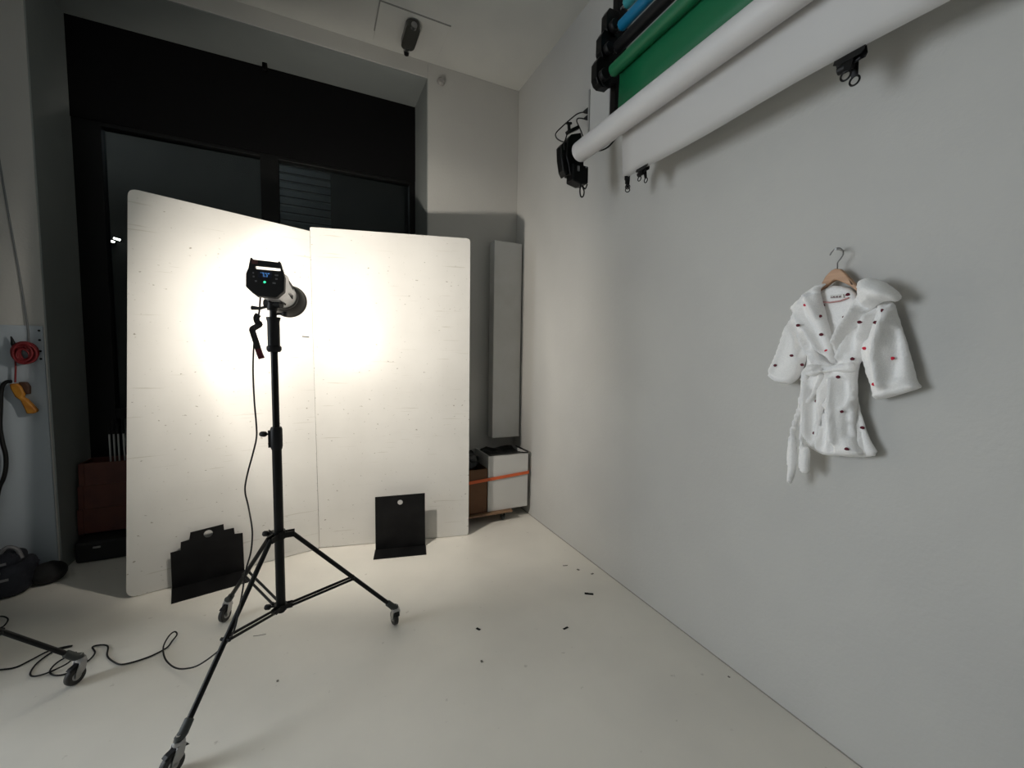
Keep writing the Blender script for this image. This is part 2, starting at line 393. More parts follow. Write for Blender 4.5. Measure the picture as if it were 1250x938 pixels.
def stand(loc, angles, label, yaws, rad=.545, full=True):
    t = empty('light_stand', loc, label, 'light stand')
    cl = V((-.88, .42, 0))     # side the wing knobs point to
    bm = bmesh.new(); tube(bm, [(0,0,.235), (0,0,.245), (0,0,1.06)], [.017,.0205,.0205], 20); link('lower_tube', bm, black_m, t, smooth=True)
    bm = bmesh.new(); tube(bm, [(0,0,1.02), (0,0,1.51)], .0150, 18); link('middle_tube', bm, black_m, t, smooth=True)
    bm = bmesh.new(); tube(bm, [(0,0,1.035),(0,0,1.05),(0,0,1.13),(0,0,1.14)], [.023,.0255,.0255,.022], 20); 
    box(bm, -.034, -.01, -.008, .012, 1.045, 1.125)
    k = link('height_clamp', bm, blackp_m, t, smooth=True); knob(k, cl*.015+V((0,0,1.105)), cl, .062); knob(k, cl*.018+V((0,0,1.062)), cl, .018)
    bm = bmesh.new(); tube(bm, [(0,0,1.49),(0,0,1.50),(0,0,1.515),(0,0,1.52),(0,0,1.63),(0,0,1.645),(0,0,1.65)], [.024,.031,.031,.0255,.0255,.030,.029], 22)
    link('grip', bm, blackp_m, t, smooth=True)
    # upper collar
    bm = bmesh.new(); tube(bm, [(0,0,.60),(0,0,.64)], .027, 20)
    for a in angles:
        d = V((math.cos(a), math.sin(a), 0)); s = V((-d.y, d.x, 0))
        for q in (-1, 1): bar(bm, d*.02+s*q*.013+V((0,0,.618)), d*.066+s*q*.013+V((0,0,.618)), .004, .028)
    k = link('upper_collar', bm, black_m, t, smooth=False); knob(k, cl*.02+V((0,0,.625)), cl+V((0,-.1,0)), .055)
    bm = bmesh.new(); tube(bm, [(0,0,.245),(0,0,.275)], .026, 20)
    for a in angles:
        d = V((math.cos(a), math.sin(a), 0)); s = V((-d.y, d.x, 0))
        for q in (-1, 1): bar(bm, d*.02+s*q*.012+V((0,0,.262)), d*.05+s*q*.012+V((0,0,.262)), .004, .022)
    k = link('lower_collar', bm, black_m, t); knob(k, cl*.02+V((0,0,.26)), cl+V((.0,-.15,0)), .055)
    for a, yw in zip(angles, yaws):
        Rm = Matrix.Rotation(a, 4, 'Z')
        hub = V((.056,0,.618)); end = V((rad-.018,0,.118)); mid = hub.lerp(end, .58)
        def tr(bm): bmesh.ops.transform(bm, matrix=Rm, verts=bm.verts); return bm
        bm = bmesh.new(); tube(bm, [hub, hub.lerp(end, .95)], .0105, 14); g = link('leg', tr(bm), black_m, t, smooth=True)
        bm = bmesh.new(); tube(bm, [hub.lerp(end,.94), hub.lerp(end,.945), hub.lerp(end,1.0), end+V((.018,0,-.008)), end+V((.020,0,-.018))], [.012,.0155,.0165,.0165,.012], 14)
        link('leg_end_cap', tr(bm), dull_m, g, smooth=True)
        bm = bmesh.new()
        for q in (-1, 1): tube(bm, [V((.045,q*.014,.262)), mid+V((.0,q*.014,0))], .0062, 10)
        tube(bm, [mid+V((0,-.02,0)), mid+V((0,.02,0))], .007, 10)
        tube(bm, [V((.045,-.018,.262)), V((.045,.018,.262))], .005, 10)
        link('brace', tr(bm), black_m, t, smooth=True)
        # caster: wheel yaw is given in world terms
        g2 = bpy.data.objects.new('caster_mount', None)
        Mw = Matrix.Rotation(a, 4, 'Z')
        n0 = set(C.objects); caster_parts(t, 0, 0)
        for o in set(C.objects)-n0:
            o.data.transform(Matrix.Translation(Rm @ V((rad,0,0))) @ Matrix.Rotation(yw, 4, 'Z'))
        bpy.data.objects.remove(g2)
    return t
R_ = math.radians
SC = V((-.169, 2.207, 0))
stand(SC, [R_(1), R_(237.5), R_(122.5)], 'black rolling light stand in the middle, carrying the studio flash', [R_(100), R_(-140), R_(-120)])
ang = 197
d2 = V((math.cos(R_(ang)), math.sin(R_(ang)), 0))
stand(V((-.976,2.421,0))+d2*.545, [R_(ang-180), R_(ang-60), R_(ang+60)], 'black rolling light stand cut off at the left edge, one leg and wheel in view', [R_(-125), R_(30), R_(80)])

# ------------------------------------------------------------------ studio flash head
HP = V((-.182, 2.066, 1.800)); MT = V((-.112, 2.418, 1.748))
ax = (MT-HP).normalized(); rt = ax.cross(V((0,0,1))).normalized(); upv = rt.cross(ax).normalized()
rollv = R_(2.5); rt2 = rt*math.cos(rollv)-upv*math.sin(rollv); up2 = rt*math.sin(rollv)+upv*math.cos(rollv)
FH = empty('studio_flash', (0,0,0), 'silver and black studio flash head with lit rear panel, on the middle stand', 'studio light')
FH.matrix_world = Matrix(((rt2.x, ax.x, up2.x, HP.x), (rt2.y, ax.y, up2.y, HP.y), (rt2.z, ax.z, up2.z, HP.z), (0,0,0,1)))
K = .0003
def zp(l): return [((x-340)*K, (350-y)*K) for x, y in l]
front = zp([(118,226),(95,300),(105,490),(180,560),(245,610),(500,610),(590,510),(585,300),(562,226)])
bm = bmesh.new(); plate(bm, front, [], lambda u, v, w: V((u, w-.012, v)), .03); pan = link('control_panel', bm, blackp_m, FH, bevel=.004)
bm = bmesh.new(); plate(bm, zp([(118,232),(135,78),(150,66),(175,92),(490,98),(496,80),(512,84),(562,232)]), [zp([(190,165),(520,165),(530,225),(205,225)])], lambda u, v, w: V((u, w-.010, v)), .024)
link('carry_handle', bm, blackp_m, FH, bevel=.003)
bm = bmesh.new(); plate(bm, zp([(150,98),(235,98),(235,158),(160,158)]), [], lambda u, v, w: V((u, w-.0108, v)), .002)
link('handle_badge', bm, mat('dark_red_badge', (.05,.008,.006), .5), FH)
bm = bmesh.new(); plate(bm, zp(rrect(255,430,255,350,10)), [], lambda u, v, w: V((u, w-.0128, v)), .002); dsp = link('display', bm, disp_m, pan)
def seg(bm, x, y, s, digs):
    # seven-segment strokes, y downward in panel units
    S = {'a':((0,0),(1,0)),'b':((1,0),(1,1)),'c':((1,1),(1,2)),'d':((0,2),(1,2)),'e':((0,1),(0,2)),'f':((0,0),(0,1)),'g':((0,1),(1,1))}
    for k in digs:
        (a,b),(c,d) = S[k]
        p = zp([(x+a*s, y+b*s), (x+c*s, y+d*s)]); bar(bm, (p[0][0], -.0138, p[0][1]), (p[1][0], -.0138, p[1][1]), .0006, .0006)
bm = bmesh.new()
for i in range(7): seg(bm, 285+i*17, 274, 9, ['af','abg','adef','bcf','acdf','abcg','aefg'][i])
seg(bm, 318, 302, 13, 'acdfg'); seg(bm, 358, 302, 13, 'abcdef'); p = zp([(345, 328)])[0]; bar(bm, (p[0], -.0138, p[1]-.0006), (p[0], -.0138, p[1]+.0006), .0012, .0012)
link('display_readout', bm, led_b, pan)
for (x, y, wd) in ((190,288,9),(198,340,11),(230,402,13),(460,408,20),(487,345,15),(485,292,22)):
    bm = bmesh.new(); plate(bm, zp(rrect(x-wd, x+wd, y-11, y+11, 6)), [], lambda u, v, w: V((u, w-.0135, v)), .003); link('button', bm, icon_m, pan)
bm = bmesh.new(); p = zp([(340,405)])[0]; lathe(bm, [(0,.0035),(.0032,.003),(.0048,0),(.0048,-.002)], (p[0],-.012,p[1]), (0,-1,0), 16); link('power_button', bm, led_g, pan, smooth=True)
# body: loft from the panel outline to a circle
bm = bmesh.new(); n = 40; rings = []
sq = [(-.064,.078),(.064,.078),(.072,.01),(.072,-.045),(.045,-.074),(-.025,-.074),(-.067,-.045),(-.072,.01)]
def boundary(poly, ang):
    d = V((math.cos(ang), math.sin(ang))); best = 1
    for i in range(len(poly)):
        a, b = V(poly[i]), V(poly[(i+1) % len(poly)]); e = b-a; den = d.x*e.y-d.y*e.x
        if abs(den) < 1e-9: continue
        s = (a.x*e.y-a.y*e.x)/den; u = (a.x*d.y-a.y*d.x)/den
        if s > 0 and -1e-6 <= u <= 1+1e-6: best = s
    return best
for yy, mixv, rr, tp in ((.016,0,.06,.034),(.05,.15,.06,.042),(.12,.45,.059,.055),(.2,.8,.057,.058),(.27,1,.056,.058),(.285,1,.052,.058)):
    ring = []
    for k in range(n):
        a = 2*PI*k/n; r = boundary(sq, a)*(1-mixv)*.97+rr*mixv; ring.append(bm.verts.new((r*math.cos(a), yy, min(tp, r*math.sin(a)))))
    rings.append(ring)
for i in range(len(rings)-1):
    for k in range(n): bm.faces.new((rings[i][k], rings[i][(k+1)%n], rings[i+1][(k+1)%n], rings[i+1][k]))
bm.faces.new(rings[0]); bm.faces.new(rings[-1][::-1])
body = link('body', bm, silver_m, FH, smooth=True)
for a in (-20, 20, 50, -60, -100):
    bm = bmesh.new()
    for yy in (.10,.12,.14,.16,.18): 
        r = .0655-.05*(yy-.1); box(bm, r*math.cos(R_(a))-.004, r*math.cos(R_(a))+.003, yy, yy+.008, r*math.sin(R_(a))-.009, r*math.sin(R_(a))+.009)
    link('cooling_slots', bm, blackp_m, body)
bm = bmesh.new(); lathe(bm, [(.0575,.265),(.060,.27),(.060,.288),(.0575,.292)], (0,0,0), (0,1,0), 36); link('locking_ring', bm, blackp_m, FH, smooth=True)
bm = bmesh.new(); lathe(bm, [(.05,.285),(.056,.288),(.068,.31),(.077,.335),(.081,.358),(.083,.36),(.083,.364),(.0805,.364),(.0785,.356),(.074,.336),(.065,.312),(.05,.30),(.04,.297)], (0,0,0), (0,1,0), 44)
link('reflector', bm, None, FH, smooth=True, mats=[reflout_m, refl_m])
ref = [o for o in C.objects if o.name.startswith('reflector')][0]
for p in ref.data.polygons:
    c = p.center; rad = math.hypot(c.x, c.z)
    if c.y < .363 and p.normal.dot(V((c.x,0,c.z)).normalized()) < 0: p.material_index = 1
bm = bmesh.new(); lathe(bm, [(0,.330),(.012,.328),(.02,.318),(.022,.30),(.022,.295)], (0,0,0), (0,1,0), 20)
link('flash_dome', bm, mat('frosted_lamp', (.8,.8,.8), .3, emit=(1,.9,.75), estr=30), FH, smooth=True)
# umbrella bracket / tilt head (world geometry moved into head space)
inv = FH.matrix_world.inverted()
def into(bm): bmesh.ops.transform(bm, matrix=inv, verts=bm.verts); return bm
bm = bmesh.new(); 
tube(bm, [SC+V((0,0,1.648)), SC+V((0,0,1.69))], .0145, 16)
tube(bm, [SC+V((-.004,.0,1.68)), SC+V((.0,.0,1.722))], [.021,.024], 16)
tube(bm, [SC+V((.035,-.016,1.712)), SC+V((-.03,.014,1.712))], .0215, 18)
bar(bm, SC+V((-.006,-.03,1.735)), SC+V((.01,.055,1.722)), .035, .02)
th = link('tilt_head', into(bm), blackp_m, FH, smooth=True)
bm = bmesh.new(); tube(bm, [SC+V((-.02,.01,1.70)), SC+V((-.055,.03,1.69)), SC+V((-.088,.045,1.692))], [.006,.007,.010], 12); link('tilt_lever', into(bm), blackp_m, th, smooth=True)
bm = bmesh.new(); tube(bm, [SC+V((.01,0,1.665)), SC+V((.045,-.018,1.667))], .005, 10); lathe(bm, [(0,0),(.010,.001),(.013,.008),(.010,.018),(0,.02)], SC+V((.04,-.016,1.667)), (.9,-.4,0), 12)
link('clamp_screw', into(bm), blackp_m, th, smooth=True)

# power cable from the flash, down and across the floor
air = [(-0.2125, 2.1593, 1.7398), (-0.2171, 2.1615, 1.6894), (-0.2211, 2.1634, 1.6605)]
air2 = [(-0.2319, 2.1685, 1.6278), (-0.2398, 2.1723, 1.5805), (-0.2446, 2.1746, 1.5258), (-0.2499, 2.1771, 1.4526), (-0.2519, 2.1781, 1.3789), (-0.25, 2.1771, 1.2677), (-0.2447, 2.1746, 1.1556), (-0.2462, 2.1753, 1.0991), (-0.2615, 2.1827, 1.0308), (-0.2841, 2.1934, 0.9466), (-0.2979, 2.2, 0.8813), (-0.2991, 2.2006, 0.839), (-0.2888, 2.1957, 0.7814)]
low = [(-0.2617, 2.0651, 0.7421), (-0.26, 2.0643, 0.687), (-0.2685, 2.0684, 0.6129), (-0.2903, 2.0788, 0.5307), (-0.3061, 2.0863, 0.4367)] + [(-0.2996, 1.9298, 0.43), (-0.3203, 1.9397, 0.3456)]
flo = [(-0.3791, 2.104, 0.2), (-0.4501, 2.197, 0.1), (-0.511, 2.2337, 0.05), (-0.5576, 2.2632, 0.03), (-0.6009, 2.3033, 0.015), (-0.64, 2.3502, 0.012), (-0.6794, 2.42, 0.012), (-0.7068, 2.5075, 0.015), (-0.7001, 2.567, 0.03), (-0.6841, 2.5975, 0.03), (-0.6707, 2.5827, 0.02), (-0.6832, 2.5497, 0.01), (-0.695, 2.5106, 0.005), (-0.738, 2.4743, 0.005), (-0.7918, 2.4571, 0.005), (-0.8487, 2.4571, 0.005), (-0.8901, 2.4929, 0.005), (-0.9357, 2.5575, 0.005), (-0.9602, 2.6364, 0.005), (-0.9916, 2.6666, 0.005), (-1.0283, 2.6657, 0.006), (-0.9987, 2.6087, 0.006), (-0.9993, 2.5612, 0.006), (-1.0223, 2.5145, 0.006), (-1.058, 2.4845, 0.006), (-1.1021, 2.4991, 0.006), (-1.1305, 2.5415, 0.006), (-1.1265, 2.5926, 0.008), (-1.0988, 2.624, 0.01), (-1.0768, 2.6353, 0.012), (-1.0737, 2.5604, 0.014), (-1.1223, 2.5161, 0.014), (-1.1727, 2.5206, 0.008), (-1.2033, 2.5596, 0.005), (-1.2114, 2.6318, 0.005), (-1.1851, 2.7004, 0.005), (-1.1232, 2.7163, 0.005), (-1.1549, 2.7137, 0.01), (-1.2076, 2.7033, 0.01), (-1.2528, 2.6654, 0.005), (-1.2856, 2.635, 0.005), (-1.3401, 2.6431, 0.005), (-1.4602, 2.6759, 0.005)]
cab = empty('power_cable', (flo[4][0], flo[4][1], 0), 'long thin black power cable hanging from the flash and curling over the floor', 'cable')
ci = Matrix.Translation(-cab.location)
bm = bmesh.new(); tube(bm, smooth_path(air+air2+low+flo, 6), .0036, 8); bmesh.ops.transform(bm, matrix=ci, verts=bm.verts); link('cord', bm, blackp_m, cab, smooth=True)
# twisted hook-and-loop strap on the cable
def ribbon(bm, pts, w, th, twist, face=(-.08,-1,0)):
    pts = [V(p) for p in pts]; prev = None
    for i, p in enumerate(pts):
        d = (pts[min(i+1, len(pts)-1)]-pts[max(i-1,0)]).normalized(); s = d.cross(V(face)).normalized(); f = s.cross(d)
        a = twist[i] if isinstance(twist, list) else twist
        s2 = s*math.cos(a)+f*math.sin(a); f2 = f*math.cos(a)-s*math.sin(a)
        ring = [bm.verts.new(p+s2*w/2*x+f2*th/2*y) for x, y in ((-1,-1),(1,-1),(1,1),(-1,1))]
        if prev:
            for k in range(4): bm.faces.new((prev[k], prev[(k+1)%4], ring[(k+1)%4], ring[k]))
        else: bm.faces.new(ring[::-1])
        prev = ring
    bm.faces.new(prev)
st = [(-0.2229, 2.1642, 1.6569), (-0.2315, 2.1683, 1.6423), (-0.2287, 2.167, 1.6242), (-0.2191, 2.1624, 1.6135), (-0.2326, 2.1688, 1.6024), (-0.2494, 2.1769, 1.5913), (-0.2466, 2.1755, 1.5732), (-0.2376, 2.1712, 1.5405), (-0.2286, 2.167, 1.5042)]
st2 = [(-0.2286, 2.167, 1.5042), (-0.2226, 2.1641, 1.4824), (-0.2149, 2.1604, 1.4605)]
bm = bmesh.new(); ribbon(bm, smooth_path(st, 4), .024, .004, 0.25); bmesh.ops.transform(bm, matrix=ci, verts=bm.verts); sp = link('cable_strap', bm, mat('strap_black', (.015,.013,.013), .8), cab)
bm = bmesh.new(); ribbon(bm, st2, .0245, .0045, 0.25); bmesh.ops.transform(bm, matrix=ci, verts=bm.verts); link('strap_end', bm, mat('dark_red_webbing', (.10,.012,.02), .8), sp)
# short cord loop on the other stand
lp = [(-1.6459, 3.0968, 0.03), (-1.5974, 3.1512, 0.02), (-1.5663, 3.145, 0.02), (-1.5304, 3.1059, 0.02), (-1.5139, 3.0536, 0.02), (-1.5242, 3.0299, 0.015), (-1.5891, 3.0109, 0.01)]
bm = bmesh.new(); tube(bm, smooth_path(lp, 6), .0036, 8)
tag(link('cord_loop', bm, blackp_m, smooth=True), 'short black cord loop on the floor at the left edge, behind the cut-off stand leg', 'cable')

# ------------------------------------------------------------------ corner: wall casing, boxes on a dolly
t = empty('radiator', (1.64, YB, .70), 'tall narrow white panel radiator mounted on the back wall beside the corner', 'radiator')
bm = bmesh.new(); box(bm, -.145, .138, -.15, -.04, 0, 1.83); link('front_panel', bm, whiter_m, t, bevel=.006)
bm = bmesh.new(); box(bm, -.12, .11, -.042, -.001, .05, 1.78); link('wall_bracket', bm, white_m, t)
DX = 1.35
t = empty('dolly', (1.38, 3.45, 0), 'low wooden dolly on small castors under the storage boxes', 'dolly')
link('deck', mbox(-.35, .20, -.19, .2, .082, .10), ply_m, t, bevel=.003)
for x, y in ((.13,-.13),(-.3,-.13),(.13,.15),(-.3,.15)):
    bm = bmesh.new(); lathe(bm, [(.004,-.012),(.020,-.012),(.024,-.008),(.024,.008),(.020,.012),(.004,.012)], (x, y-.01, .024), (1,0,0), 18); box(bm, x-.02, x+.02, y-.02, y+.02, .074, .082)
    for s in (-1,1): box(bm, x+s*.016-.002, x+s*.016+.002, y-.016, y+.012, .02, .076)
    link('castor', bm, dull_m, t, smooth=False)
# white box
t = empty('storage_box', (1.553, 3.46, .10), 'white storage box with an open black-lined top, strapped on the dolly in the corner', 'box')
bm = bmesh.new(); 
plate(bm, [(-.197,0),(.195,-.0),(.198,.50),(-.197,.505)], [], lambda u, v, w: V((u, -.16+w, v)), .012)
box(bm, -.197, -.187, -.15, .17, 0, .505); box(bm, .185, .196, -.15, .17, 0, .50); box(bm, -.197, .196, .16, .17, 0, .50); box(bm, -.19, .19, -.15, .165, 0, .01)
link('box_body', bm, white_m, t, bevel=.003)
bm = bmesh.new()
import random as _r
grid = {}
for i in range(15):
    for j in range(13):
        x = -.182+i*.364/14; y = -.145+j*.30/12
        z = .478+.03*noise.noise(V((x*14, y*14, 1)))+.03*(j/12)
        if i in (0,14) or j in (0,12): z = .46
        grid[i,j] = bm.verts.new((x, y, z))
for i in range(14):
    for j in range(12): bm.faces.new((grid[i,j], grid[i+1,j], grid[i+1,j+1], grid[i,j+1]))
link('black_lining', bm, bag_m, t, smooth=True)
bm = bmesh.new()
pts = [(-.19,-.163,.505),(-.1,-.163,.508),(0,-.163,.506),(.1,-.163,.508),(.19,-.163,.503),(.2,-.1,.508),(.198,.1,.505)]
tube(bm, smooth_path(pts, 4), .006, 8); link('bin_bag_rim', bm, bag_m, t, smooth=True)
# brown cardboard box beside it, behind the right board
t = empty('cardboard_box', (1.18, 3.43, .10), 'brown cardboard box on the dolly, half hidden behind the right foam board', 'box')
bm = bmesh.new()
for a in ((-.17,.172,-.13,-.122,0,.39),(-.17,.172,.162,.17,0,.39),(-.17,-.162,-.13,.17,0,.39),(.164,.172,-.13,.17,0,.39),(-.17,.172,-.13,.17,0,.008)): box(bm, *a)
link('box_body', bm, brown_m, t, bevel=.002)
# crumpled black bag on top
bm = bmesh.new(); bmesh.ops.create_icosphere(bm, subdivisions=4, radius=1)
for v in bm.verts:
    p = v.co.copy(); s = 1+.28*noise.noise(p*2.1)+.10*noise.noise(p*6)
    v.co = V((p.x*.125*s, p.y*.11*s, max(-.052, p.z*.09*s)))
o = link('crumpled_bag', bm, bag_m, smooth=True); o.location = (1.19, 3.45, .535); tag(o, 'crumpled dark plastic bag stuffed into the top of the brown cardboard box', 'bag')
# orange strap round both boxes
def strap_poly():
    z0, z1 = .468, .506
    P = [(1.0,3.288,.448),(1.345,3.288,.470),(1.352,3.29,.472),(1.76,3.29,.497),(1.765,3.30,.497),(1.765,3.64,.50),(1.35,3.642,.48),(1.0,3.61,.46),(1.0,3.288,.448)]
    return P
bm = bmesh.new(); P = strap_poly()
P = [(1.0-.0,3.292,.374),(1.35,3.290,.395),(1.752,3.290,.418),(1.7565,3.296,.42),(1.7565,3.636,.425),(1.35,3.640,.40),(1.004,3.610,.38),(1.0,3.292,.374)]
h = .0135
for i in range(len(P)-1):
    a, b = V(P[i]), V(P[i+1]); v = [bm.verts.new(q) for q in (a-V((0,0,h)), b-V((0,0,h)), b+V((0,0,h)), a+V((0,0,h)))]; bm.faces.new(v)
o = link('lashing_strap', bm, orange_m); s = o.modifiers.new('th', 'SOLIDIFY'); s.thickness = .003; s.offset = 0
tag(o, 'orange webbing strap tied around the white and brown boxes', 'strap')

# ------------------------------------------------------------------ backdrop rolls on the right wall
def roll(name, X, Z, Y1, Y0, r, m, label, sheetm=None, core=True, parentmats=None):
    t = empty(name, (X, Y1, Z), label, 'backdrop roll')
    bm = bmesh.new(); L = Y1-Y0
    lathe(bm, [(r-.006,-.001),(r-.001,0),(r,.004),(r,.2),(r,L-.01),(r-.002,L),(r*.4,L)], (0,0,0), (0,-1,0), 32)
    lathe(bm, [(r-.006,-.001),(r-.012,.002),(r*.5,.002)], (0,0,0), (0,-1,0), 32)
    link('paper_roll', bm, m, t, smooth=True)
    bm = bmesh.new(); lathe(bm, [(r*.5,.004),(r*.5,-.006),(r*.38,-.006),(r*.38,.03)], (0,0,0), (0,-1,0), 24)
    for k in range(3):
        a = 2*PI*k/3+.4; bar(bm, (0,.012,0), (math.cos(a)*r*.7, .010, math.sin(a)*r*.7), .010, .012)
    tube(bm, [(0,-.02,0),(0,.045,0)], .010, 12)
    link('end_fitting', bm, chrome_m, t, smooth=True)
    return t
YE = 2.10; YN = -.55
# (Z as seen at the far end)
tg = roll('green_backdrop', 1.64, 3.195, YE, YN, .036, green_m, 'green paper backdrop roll with its sheet hanging down, lowest of the three-hook bracket')
bm = bmesh.new(); prev = None
prof = [(-.020,.030),(.022,.026),(.034,0),(.032,-.06),(.030,-.15),(.028,-.235)]
for k, (dx, dz) in enumerate(prof):
    ring = [bm.verts.new((dx+.0, -.02-j*(YE-YN-.04)/12, dz)) for j in range(13)]
    if prev:
        for j in range(12): bm.faces.new((prev[j], prev[j+1], ring[j+1], ring[j]))
    prev = ring
o = link('hanging_sheet', bm, green_m, tg, smooth=True); s = o.modifiers.new('th','SOLIDIFY'); s.thickness = .0015; s.offset = 0
roll('black_backdrop', 1.668, 3.335, YE, YN, .034, blackpaper_m, 'black paper backdrop roll between the blue and the green roll')
roll('blue_backdrop', 1.690, 3.465, YE, YN, .031, blue_m, 'bright blue paper backdrop roll above the black one')
roll('teal_backdrop', 1.722, 3.60, YE, YN, .030, teal_m, 'pale teal paper backdrop roll, topmost at the frame edge')
# triple hook bracket
t = empty('backdrop_bracket', (1.745, 2.19, 3.1), 'black wall bracket with stepped hooks holding the coloured backdrop rolls', 'backdrop bracket')
def loc3(p): return V(p)-V((1.745, 2.19, 3.1))
link('post', mbox(-.030, .045, -.02, .03, -.12, .87), black_m, t, bevel=.003)
def hookshape(X, Z, sc_=1.0):
    bm = bmesh.new()
    prf = [(-.070,.05),(-.050,.085),(.02,.088),(.06,.06),(.09,.06),(.09,-.03),(.05,-.05),(.03,-.075),(-.03,-.082),(-.055,-.07),(-.070,-.04)]
    plate(bm, [(X+a*sc_, Z+b*sc_) for a, b in prf], [circ(X-.018, Z-.038, .008, 12)], lambda u, v, w: loc3((u, 2.165+w, v)), .055)
    return bm
for X, Z in ((1.635,3.215),(1.665,3.375),(1.700,3.515)):
    hk = link('hook', hookshape(X, Z), black_m, t, bevel=.006)
    bm = bmesh.new(); lathe(bm, [(0,.0),(.03,.0),(.034,.006),(.034,.03),(.03,.036),(0,.036)], loc3((X-.03, 2.16, Z-.03)), (0,-1,0), 20); link('chain_wheel', bm, blackp_m, hk, smooth=True)
# cog at the foot of the lowest hook
bm = bmesh.new()
for k in range(18):
    a = 2*PI*k/18; c = loc3((1.625+.035*math.cos(a), 2.15, 3.165+.035*math.sin(a)))
    bmesh.ops.create_uvsphere(bm, u_segments=8, v_segments=6, radius=.006, matrix=Matrix.Translation(c))
link('bead_chain', bm, blackp_m, t, smooth=True)

# white roll and its sheet
tw = roll('white_backdrop', 1.46, 2.715, 2.165, YN, .058, paper_m, 'large white paper backdrop roll under the coloured rolls, its sheet hanging below with clips')
bm = bmesh.new(); rows = []
ny = 26
pr = [(1.478,2.773),(1.50,2.758),(1.519,2.730),(1.527,2.69),(1.540,2.63),(1.558,2.57),(1.578,2.53),(1.600,2.494)]
for (X, Z) in pr:
    tz = (2.773-Z)/.28; Y1 = 1.835+.095*min(1, max(0, (X-1.50)/.1))
    rows.append([bm.verts.new((X-1.46+.006*math.sin(j*.5)*tz, (Y1-2.165)-j*(Y1-YN-.06)/ny, Z-2.715+.004*math.sin(j*.6+1)*tz)) for j in range(ny+1)])
for i in range(len(rows)-1):
    for j in range(ny): bm.faces.new((rows[i][j], rows[i][j+1], rows[i+1][j+1], rows[i+1][j]))
o = link('hanging_sheet', bm, sheet_m, tw, smooth=True); s = o.modifiers.new('th','SOLIDIFY'); s.thickness = .0015; s.offset = 0
# motor bracket for the white roll
t = empty('roller_drive', (1.5, 2.24, 2.7), 'black drive unit with cable loop under the end of the white paper roll', 'roller drive')
def l2(p): return V(p)-V((1.5, 2.24, 2.7))
bm = bmesh.new(); plate(bm, [(1.405,2.80),(1.43,2.835),(1.50,2.86),(1.52,2.80),(1.53,2.63),(1.50,2.60),(1.43,2.60),(1.415,2.66),(1.40,2.70)], [], lambda u, v, w: l2((u, 2.215+w, v)), .07); pl = link('mounting_plate', bm, black_m, t, bevel=.005)
bm = bmesh.new(); plate(bm, [(1.435,2.66),(1.545,2.66),(1.545,2.555),(1.50,2.545),(1.435,2.558)], [], lambda u, v, w: l2((u, 2.19+w, v)), .08); link('motor_housing', bm, black_m, t, bevel=.008)
bm = bmesh.new(); plate(bm, [(1.365,2.76),(1.385,2.785),(1.41,2.785),(1.42,2.60),(1.405,2.59),(1.385,2.62),(1.37,2.69)], [], lambda u, v, w: l2((u, 2.225+w, v)), .06); link('side_clamp', bm, black_m, t, bevel=.006)
bm = bmesh.new(); bar(bm, l2((1.42,2.25,2.855)), l2((1.50,2.25,2.905)), .03, .02); tube(bm, [l2((1.43,2.24,2.86)), l2((1.425,2.24,2.91))], .010, 10); bar(bm, l2((1.41,2.24,2.905)), l2((1.445,2.24,2.912)), .014, .012); link('release_lever', bm, black_m, t, bevel=.002)
bm = bmesh.new(); bar(bm, l2((1.50,2.27,2.76)), l2((1.79,2.27,2.975)), .035, .03); link('wall_arm', bm, black_m, t, bevel=.003)
bm = bmesh.new(); box(bm, *[a-b for a, b in zip((1.462,1.476), (1.5,1.5))], -.055, -.045, -.085, -.055); link('silver_plate', bm, chrome_m, t)
bm = bmesh.new(); box(bm, .022, .030, -.055, -.045, -.055, -.047); link('screw', bm, chrome_m, t)
bm = bmesh.new(); tube(bm, smooth_path([l2(p) for p in [(1.50,2.2,2.55),(1.492,2.2,2.51),(1.50,2.2,2.475),(1.517,2.2,2.478),(1.523,2.2,2.51),(1.508,2.2,2.54),(1.53,2.2,2.525),(1.545,2.2,2.555)]], 5), .0045, 8); link('cord_loop', bm, blackp_m, t, smooth=True)
bm = bmesh.new(); tube(bm, smooth_path([l2(p) for p in [(1.43,2.21,2.86),(1.40,2.21,2.83),(1.385,2.21,2.79),(1.375,2.21,2.76),(1.38,2.21,2.73)]], 5), .004, 8); link('side_wire', bm, blackp_m, t, smooth=True)
# wall trunking
t = empty('wall_trunking', (XR, 2.40, 2.98), 'white rectangular trunking box on the right wall behind the white roll', 'trunking')
link('trunking_cover', mbox(-.03, 0, -.115, .10, 0, .42), white_m, t, bevel=.004)
link('trunking_edge', mbox(-.036, 0, .10, .115, -.02, .36), mat('grey_edge', (.33,.33,.32), .5), t, bevel=.002)
for nm, plug, path in (('upper', (715,138), [(1.76, 2.5786, 3.2259), (1.74, 2.6211, 3.2307), (1.72, 2.675, 3.2179), (1.7, 2.7421, 3.1988), (1.66, 2.7791, 3.1537), (1.62, 2.7106, 3.0787), (1.56, 2.5543, 2.9735), (1.5, 2.3844, 2.8752), (1.47, 2.2978, 2.8208)]),
                       ('lower', (715,146), [(1.76, 2.5662, 3.1752), (1.74, 2.6091, 3.1938), (1.72, 2.599, 3.1644), (1.68, 2.5063, 3.0722), (1.63, 2.4009, 2.9744), (1.56, 2.278, 2.8722)])):
    P = [V(p) for p in path]
    t = empty('plug_cable', P[0], 'thin black cable with plug in the wall trunking, %s of the two' % nm, 'cable')
    bm = bmesh.new(); tube(bm, [p-P[0] for p in smooth_path(P, 5)], .0045, 8); link('cord', bm, blackp_m, t, smooth=True)
    bm = bmesh.new(); tube(bm, [V((0,0,0)), V((.012,-.01,.002)), V((.03,-.03,.004))], [.006,.014,.024], 12); link('plug', bm, blackp_m, t, smooth=True)
